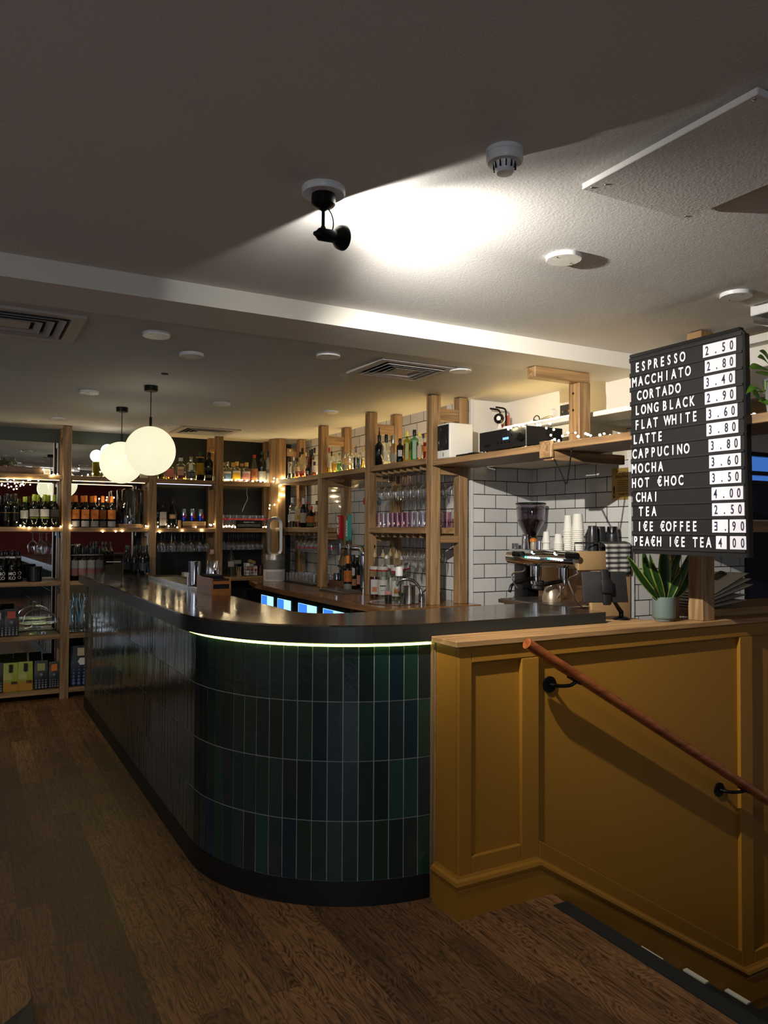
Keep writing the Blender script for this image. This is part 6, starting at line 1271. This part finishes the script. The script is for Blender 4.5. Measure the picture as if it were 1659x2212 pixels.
t = thing('wooden_caddy', 'low dark wooden caddy behind the first upright, holding a pump and a mug', 'caddy', (3.05, 6.34, CT))
bm = BM(); box(bm, (3.0, 6.22, CT+.0005), (3.105, 6.46, CT+.012)); box(bm, (3.0, 6.22, CT+.0125), (3.01, 6.46, CT+.062), .002); box(bm, (3.095, 6.22, CT+.0125), (3.105, 6.46, CT+.062), .002); box(bm, (3.011, 6.22, CT+.0125), (3.094, 6.13, CT+.062), .002); box(bm, (3.011, 6.45, CT+.0125), (3.094, 6.46, CT+.062), .002); obj('box', bm, MATS['dark_tray'], t, world=True)
t = thing('wine_pump', 'black vacuum wine pump standing in the low wooden caddy', 'wine pump', (3.052, 6.28, CT+.0125))
bm = BM(); cyl(bm, (0, 0, 0), .022, .15, 20); lathe(bm, [(0, .15), (.014, .15), (.014, .17), (.045, .176), (.045, .186), (0, .188)], 20); obj('pump', bm, CAPB, t, 40); bm = BM(); cyl(bm, (0, 0, .02), .0225, .01, 20); obj('ring', bm, mat('rubber_black', (14, 14, 14), .7), t, 40)
t = thing('steel_mug', 'small steel mug standing in the low wooden caddy', 'mug', (3.052, 6.395, CT+.0135)); bm = BM(); lathe(bm, [(0, 0), (.030, 0), (.031, .11), (.028, .11), (.027, .006), (0, .006)], 24); obj('body', bm, chrome, t, 40); bm = BM(); tube(bm, smooth_path([(0, -.029, .09), (0, -.05, .08), (0, -.05, .04), (0, -.029, .03)], 4), .004, 6); obj('handle', bm, chrome, t, 'all')
# syrup bottles
g = 'syrup bottles beside the sink'; sy = [(809, 1200, 1289, 16, 2.80, 'dark red syrup bottle with a pump at the left of the syrups', REDL, True), (827, 1201, 1291, 19, 2.83, 'clear syrup bottle with a pump and a large white label', WATER, True), (856, 1202, 1290, 20, 2.86, 'syrup bottle with a pump and a curved orange picture on its label', WATER, True)]
for px, top, base, w, X, lab, liq, pump in sy:
    p = at(px, base, x=X); p = Vector((X, p.y, CTZ)); bottle(p, .315, .040, 'syrup', CLEAR, lab, g, liq=(liq, .52), stopper='pump', labels=((.10, .46, 1.15 if w > 16 else .8, WHITE), (.70, .78, 1.4, WHITE), (.665, .70, 1.4, RED))+(((.16, .28, .45, ORANGE),) if liq is not WATER or px == 856 else ((.30, .33, .6, INK), (.2, .22, .4, GREY))))
for px, X, lab, st in ((843, 3.02, 'syrup bottle in the back row with a pump, left one', 'pump'), (868, 3.06, 'syrup bottle in the back row with a white cap', None), (874, 3.13, 'syrup bottle in the back row without a pump, nearest the steel jug', None), (834, 3.04, 'syrup bottle in the back row with a white cap, behind the large label', None)):
    p = at(px, 1270, x=X); p = Vector((X, p.y, CTZ)); bottle(p, .315, .040, 'syrup', CLEAR, lab, g, liq=(REDL if px == 868 else WATER, .5), stopper=st, cap=None if st else (CAPW, .08), labels=((.10, .46, 1.15, WHITE), (.70, .78, 1.4, WHITE), (.665, .70, 1.4, RED)))
p = at(839, 1291, x=2.74); p = Vector((2.74, p.y, CTZ)); bottle(p, .155, .027, 'cone', CLEAR, 'small clear bottle with dark liquid in front of the syrups', liq=(BROWNL, .33), labels=((.36, .52, 1.1, PINK),))
p = at(884, 1294, x=2.86); t = thing('steel_jug', 'straight sided steel jug beside the sink tap', 'jug', (2.86, p.y, CTZ))
bm = BM(); lathe(bm, [(0, 0), (.045, 0), (.045, .115), (.048, .12), (.042, .12), (.042, .006), (0, .006)], 32); obj('body', bm, steel, t, 40); bm = BM(); tube(bm, smooth_path([(.0, .044, .10), (0, .075, .09), (0, .075, .04), (0, .044, .03)], 4), .005, 6); obj('handle', bm, steel, t, 'all')
t = thing('sink', 'round steel sink set into the wooden back counter', 'sink', (2.74, 4.80, CT))
bm = BM(); lathe(bm, [(.185, .001), (.19, .006), (.178, .008), (.165, .004), (.16, .0035), (0, .003)], 48); obj('basin_rim', bm, chrome, t, 40); bm = BM(); lathe(bm, [(.155, .0045), (.0, .0042)], 40); obj('bowl', bm, mat('sink_bowl', (96, 94, 90), .25, .9), t, 40); bm = BM(); cyl(bm, (0, 0, .0045), .025, .002, 20); obj('drain', bm, chrome, t, 40)
p = at(897, 1275, x=2.95); t = thing('sink_tap', 'chrome mixer tap arching over the round sink', 'tap', (2.97, 4.78, CT+.0005))
bm = BM(); cyl(bm, (0, 0, 0), .024, .06, 20); tube(bm, smooth_path([(0, 0, .05), (-.01, .01, .10), (-.05, .03, .15), (-.11, .06, .165), (-.15, .085, .15), (-.155, .09, .135)], 6), .012, 12); obj('spout', bm, chrome, t, 40); bm = BM(); rod(bm, (0, 0, .06), (.03, -.05, .11), .007, 10); obj('lever', bm, chrome, t, 40)
p = at(904, 1306, x=2.80); t = thing('spray_bottle', 'slim clear bottle with a white cap in front of the sink tap', 'bottle', (2.665, 4.585, CT+.0085)); bm = BM(); lathe(bm, [(0, 0), (.031, 0), (.033, .01), (.033, .12), (.024, .17), (.024, .205), (0, .205)], 24); obj('glass_body', bm, CLEAR, t, 40); bm = BM(); lathe(bm, [(.026, .20), (.026, .245), (.022, .262), (0, .268)], 20); obj('cap', bm, CAPW, t, 40)
for i, (px, X) in enumerate(((962, 3.06), (972, 3.10))):
    y = 4.72+.10*i; t = thing('grey_cup', ['small dark grey cup on the back counter behind the third upright, left one', 'small dark grey cup on the back counter behind the third upright, right one'][i], 'cup', (X, y, CTZ)); bm = BM(); lathe(bm, [(0, 0), (.03, 0), (.036, .07), (.033, .07), (.028, .006), (0, .006)], 20); obj('body', bm, mat('grey_stone', (84, 80, 76), .5), t, 40)
for i, (px, py, c, lab) in enumerate(((789, 1083, (166, 36, 34), 'red oval sticker on the white tiles left of the second upright'), (819, 1083, (34, 92, 124), 'blue oval sticker on the white tiles right of the second upright'))):
    p = at(px, py, x=X1); bm = BM(); lathe(bm, [(0, .001), (.036, .001), (.036, .004), (0, .004)], 28, mtx=Matrix.Translation(p) @ Matrix.Rotation(-PI/2, 4, 'Y')); t = tag(obj('sticker', bm, mat('sticker_%s' % ('red', 'blue')[i], c, .4)), lab, 'sticker')
# fan
fp = at(592, 1255, z=CT); t = thing('bladeless_fan', 'silver and white bladeless fan with a tall oval loop on the back counter', 'fan', (fp.x, fp.y, CTZ), math.atan2(-fp.x, fp.y)*.8)
fw = mat('fan_white', (212, 208, 202), .35); fs = mat('fan_silver', (156, 152, 148), .35, .7)
bm = BM(); lathe(bm, [(0, 0), (.108, 0), (.111, .006), (.111, .12), (0, .12)], 48); obj('white_base', bm, fw, t, 40)
bm = BM(); lathe(bm, [(.111, .12), (.111, .22), (.109, .245), (.104, .27), (.06, .29), (0, .292)], 48); obj('silver_body', bm, fs, t, 40)
bm = BM(); lathe(bm, [(.1115, .12), (.1118, .15), (.1118, .19), (.1115, .215)], 48); obj('mesh_band', bm, mat('fan_mesh', (120, 116, 112), .5, .6, bump=.6, bscale=400), t, 40)
bm = BM(); pts = []
for k in range(15): a = -PI/2*0+PI*k/14; pts.append((.062*math.cos(a), 0, .575+.062*math.sin(a)))
for k in range(15): a = PI+PI*k/14; pts.append((.062*math.cos(a), 0, .325+.062*math.sin(a)))
n = len(pts); rings = []
for i, p in enumerate(pts):
    c = Vector((0, 0, .575 if i < 15 else .325)); o_ = (Vector(p)-c).normalized(); rings.append([bm.verts.new(Vector(p)+o_*a+Vector((0, b-.02, 0))) for a, b in ((-.014, -.045), (.012, -.05), (.017, -.03), (.017, .035), (.008, .045), (-.012, .03))])
for i in range(n):
    A, B = rings[i], rings[(i+1) % n]
    for k in range(6): bm.faces.new((A[k], A[(k+1) % 6], B[(k+1) % 6], B[k]))
obj('air_loop', bm, fs, t, 50)
bm = BM(); prism(bm, [(-.10, .004), (.10, .004), (.10, .075)]+[(.10*math.cos(a), .075+.045*math.sin(a)) for a in [k*PI/12 for k in range(13)]]+[(-.10, .075)], -.001, .001)
bm.free()
bm = BM(); lathe(bm, [(.1125, .02), (.1128, .10)], 20, a0=-PI/2-.9, a1=-PI/2+.9); bmesh.ops.solidify(bm, geom=bm.faces[:], thickness=.001); obj('front_panel', bm, mat('fan_panel', (224, 222, 218), .3), t, 40)
# ================================================================ things on the bar
t = thing('napkin_box', 'small open wooden box with dark napkins on the bar', 'box', (1.38, 4.665, 1.1805)); bw = wood('honey_box', (148, 88, 38), (184, 118, 56), 1, .35, 14)
x0, x1, y0, y1, z0, z1 = 1.322, 1.44, 4.50, 4.83, 1.1805, 1.284
bm = BM(); box(bm, (x0, y0, z0), (x1, y1, z0+.008)); box(bm, (x0, y0, z0+.0085), (x0+.009, y1, z1), .001); box(bm, (x1-.009, y0, z0+.0085), (x1, y1, z1), .001); box(bm, (x0+.0095, y1-.009, z0+.0085), (x1-.0095, y1, z1), .001)
box(bm, (x0+.0095, y0, z0+.0085), (x1-.0095, y0+.009, z0+.04), .001); box(bm, (x0+.0095, y0, z0+.068), (x1-.0095, y0+.009, z0+.088), .001); obj('box', bm, bw, t, world=True)
bm = BM(); box(bm, (x0+.011, y0+.012, z0+.011), (x1-.011, y1-.012, z0+.095), .002); box(bm, (x0+.02, y0+.10, z0+.096), (x1-.014, y1-.03, z0+.116), .003); obj('napkins', bm, mat('napkin_black', (16, 16, 18), .8), t, world=True)
t = thing('bar_tray', 'long shallow steel tray lying along the inner edge of the bar', 'tray', (1.45, 5.55, 1.1805)); 
bm = BM(); box(bm, (1.336, 4.87, 1.1805), (1.56, 6.32, 1.186)); box(bm, (1.336, 4.87, 1.1865), (1.342, 6.32, 1.204), .001); box(bm, (1.554, 4.87, 1.1865), (1.56, 6.32, 1.204), .001); box(bm, (1.343, 4.87, 1.1865), (1.553, 4.876, 1.204), .001); box(bm, (1.343, 6.314, 1.1865), (1.553, 6.32, 1.204), .001); obj('tray', bm, mat('tray_steel', (126, 112, 96), .22, .9), t, world=True)
bm = BM()
for k in range(9): box(bm, (1.345, 4.88+.158*k, 1.1865), (1.551, 5.02+.158*k, 1.192))
obj('grid', bm, mat('tray_grid', (78, 72, 64), .4, .5), t, world=True)
p = at(413, 1272, z=1.187); t = thing('shaker', 'tall plain steel cocktail shaker tin behind the wooden box', 'shaker', (1.38, 5.10, 1.1925))
bm = BM(); lathe(bm, [(0, 0), (.036, 0), (.04, .17), (.037, .17), (.033, .006), (0, .006)], 32); obj('tin', bm, chrome, t, 40); bm = BM(); rod(bm, (-.047, -.0, 0), (-.047, 0, .09), .004, 8); rod(bm, (-.047, 0, .0902), (-.047, 0, .094), .006, 8); obj('muddler', bm, chrome, t, 40)
t = thing('shaker', 'steel mixing tin standing upside down behind the wooden box', 'shaker', (1.486, 5.02, 1.1925)); bm = BM(); lathe(bm, [(.052, 0), (.05, .10), (.041, .175), (.039, .178), (0, .178)], 32); obj('tin', bm, chrome, t, 40); bm = BM(); lathe(bm, [(.053, 0), (.0535, .006), (.0525, .01)], 32); obj('rim', bm, chrome, t, 40)
# ================================================================ fairy lights
wire_m = mat('wire_copper', (120, 90, 50), .4, .6); bulb_m = emis('fairy_bulb', (255, 232, 180), BULB_E)
_bm = None
def fairy(name, label, pts, plane, group='strings of fairy lights', sag=.0, r=.0062, wm=None):
    """pts are photo positions of the bulbs on the string, plane = ('x'|'y'|'z', value)"""
    global _bm
    P_ = [at(q[0], q[1], **{(q[2] if len(q) > 2 else plane)[0]: (q[2] if len(q) > 2 else plane)[1]}) for q in pts]
    t = thing(name, label, 'fairy lights', P_[0], 0, group); ctrl = []
    for a, b in zip(P_, P_[1:]): ctrl += [a-P_[0], (a+b)/2-P_[0]+Vector((0, 0, -sag*random.uniform(.2, 1)))]
    ctrl.append(P_[-1]-P_[0]); bm = BM(); tube(bm, smooth_path(ctrl, 2), .0012, 4); obj('wire', bm, wm or wire_m, t)
    if _bm is None: bm = BM(); ball(bm, (0, 0, 0), 1, 8, 6); _bm = finish(bm, 'bulb', bulb_m, 'all')
    for q in P_:
        o = bpy.data.objects.new('bulb', _bm); C.objects.link(o); o.parent = t; o.location = q-P_[0]+Vector((0, 0, .003)); k = r*random.uniform(.8, 1.15); o.scale = (k, k, k)
    return t
fairy('fairy_lights', 'string of fairy lights hanging below the first top shelf', [(3, 1049), (16, 1037), (23, 1041), (30, 1037), (32, 1045), (38, 1043), (44, 1050), (50, 1042), (51, 1049), (61, 1038), (65, 1037), (83, 1039)], ('y', 7.64))
fairy('fairy_lights', 'string of fairy lights on the first top shelf beside the oak upright', [(94, 1015), (110, 1028), (116, 1026), (124, 1025)], ('y', 7.645))
fairy('fairy_lights', 'string of fairy lights around the globe lamp on the second top shelf', [(158, 1017), (170, 1013), (177, 1029), (184, 1031), (190, 1026), (200, 1024), (213, 1031), (217, 1020), (223, 1031)], ('y', 7.66))
fairy('fairy_lights', 'string of fairy lights in front of the orange wine and the display jar', [(214, 1078), (230, 1081), (231, 1075), (246, 1076)], ('y', 7.66))
fairy('fairy_lights', 'string of fairy lights along the second middle shelf edge', [(44, 1136), (52, 1138), (63, 1140), (86, 1139), (98, 1140), (111, 1140), (131, 1138), (152, 1141), (154, 1136)], ('y', 7.645))
fairy('fairy_lights', 'few fairy lights at the foot of the display jar', [(222, 1149), (250, 1149), (264, 1148), (315, 1137), (319, 1138)], ('y', 7.645))
fairy('fairy_lights', 'string of fairy lights along the third middle shelf below the cans', [(341, 1138), (364, 1137), (383, 1140), (423, 1139), (453, 1134), (456, 1135), (462, 1133)], ('y', 7.66))
fairy('fairy_lights', 'string of fairy lights under the blue cans shelf edge', [(345, 1150), (394, 1147), (436, 1146)], ('y', 7.645))
def shelf_string(label, p0, p1, n, jit=.012):
    p0, p1 = Vector(p0), Vector(p1); t = thing('fairy_lights', label, 'fairy lights', p0, 0, 'strings of fairy lights'); ctrl = []
    for k in range(n): ctrl.append((p1-p0)*k/(n-1)+Vector((random.uniform(-jit, jit), random.uniform(-jit, jit), random.uniform(0, .012))))
    bm = BM(); tube(bm, ctrl, .0012, 4); obj('wire', bm, wire_m, t)
    for q in ctrl:
        o = bpy.data.objects.new('bulb', _bm); C.objects.link(o); o.parent = t; o.location = q; k = .0062*random.uniform(.8, 1.1); o.scale = (k, k, k)
shelf_string('string of fairy lights at the foot of the bottles in the third bay', (1.70, 7.785, S1+.008), (2.27, 7.785, S1+.008), 9)
shelf_string('string of fairy lights at the foot of the gin bottles in the fourth bay', (2.37, 7.672, S1+.008), (2.84, 7.672, S1+.008), 17)
shelf_string('string of fairy lights behind the tumblers in the fourth bay', (2.37, 7.70, S2+.01), (2.84, 7.70, S2+.01), 20, .02)
shelf_string('string of fairy lights at the foot of the right top shelf bottles, first bay', (3.015, 7.50, T1+.008), (3.015, 6.50, T1+.008), 16)
shelf_string('string of fairy lights at the foot of the right top shelf bottles, second bay', (3.01, 6.37, T1+.008), (3.01, 5.56, T1+.008), 14)
shelf_string('string of fairy lights behind the bottles of the third bay', (3.18, 5.40, T1+.008), (3.18, 4.64, T1+.008), 14)
fairy('fairy_lights', 'cluster of fairy lights trailing down the oak corner post', [(592, 1034), (599, 1036), (591, 1041), (604, 1040), (612, 1033), (616, 1040), (620, 1036), (604, 1045), (606, 1049), (612, 1057), (607, 1069), (613, 1070), (602, 1081), (593, 1091), (583, 1092), (582, 1099)], ('y', 7.545), r=.008)
AX_ = ('x', 2.90)
fairy('fairy_lights', 'string of fairy lights draped over the amplifier and along the oak shelf', [(1098, 928), (1104, 925), (1113, 920), (1122, 921), (1130, 921), (1149, 911), (1161, 919), (1167, 919), (1180, 926), (1188, 916), (1196, 929), (1190, 941), (1198, 950), (1193, 953), (1207, 953), (1215, 943), (1227, 936), (1243, 936), (1249, 944), (1260, 954), (1265, 938), (1270, 940), (1276, 942), (1296, 941), (1300, 950), (1305, 938), (1318, 942), (1337, 939), (1356, 944)], ('x', 2.915), wm=mat('wire_black', (16, 16, 16), .5))
fairy('fairy_lights', 'fairy lights on the oak shelf just right of the menu board', [(1622, 899), (1629, 897), (1645, 908), (1651, 906), (1658, 902)], ('x', 2.93))
# warm light strips tucked behind the top shelf goods
strip = emis('warm_strip', (255, 216, 136), SHELF_E)
for nm, lo, hi in (('warm light strip lying behind the bottles of the right top shelf', (3.225, 4.62, RZ[0]+.001), (3.243, 7.5, RZ[0]+.012)), ('warm light strip lying behind the goods of the back wall top shelf', (1.70, 7.975, SH[0]+.001), (2.86, 7.992, SH[0]+.012)), ('warm light strip lying on the white ledge behind the amplifier', (3.345, 3.62, 2.301), (3.36, 4.3, 2.311))):
    t = thing('light_strip', nm, 'light strip', lo); bm = BM(); box(bm, lo, hi); obj('strip', bm, strip, t, world=True); bm = BM(); box(bm, (lo[0], lo[1], lo[2]-.0008), (hi[0], hi[1], lo[2]-.0001)); obj('backing', bm, white_plastic, t, world=True)
# thin white cable in the fourth bay
t = thing('white_cable', 'thin white cable hanging down the black wall of the fourth bay', 'cable', (2.6, 7.9, 2.0)); P_ = [at(x, y, y=7.985) for x, y in ((534, 1052), (533, 1066), (535, 1077), (529, 1090), (523, 1105))]; bm = BM(); tube(bm, smooth_path(P_, 5), .003, 6); obj('cord', bm, white_plastic, t, 'all', world=True)
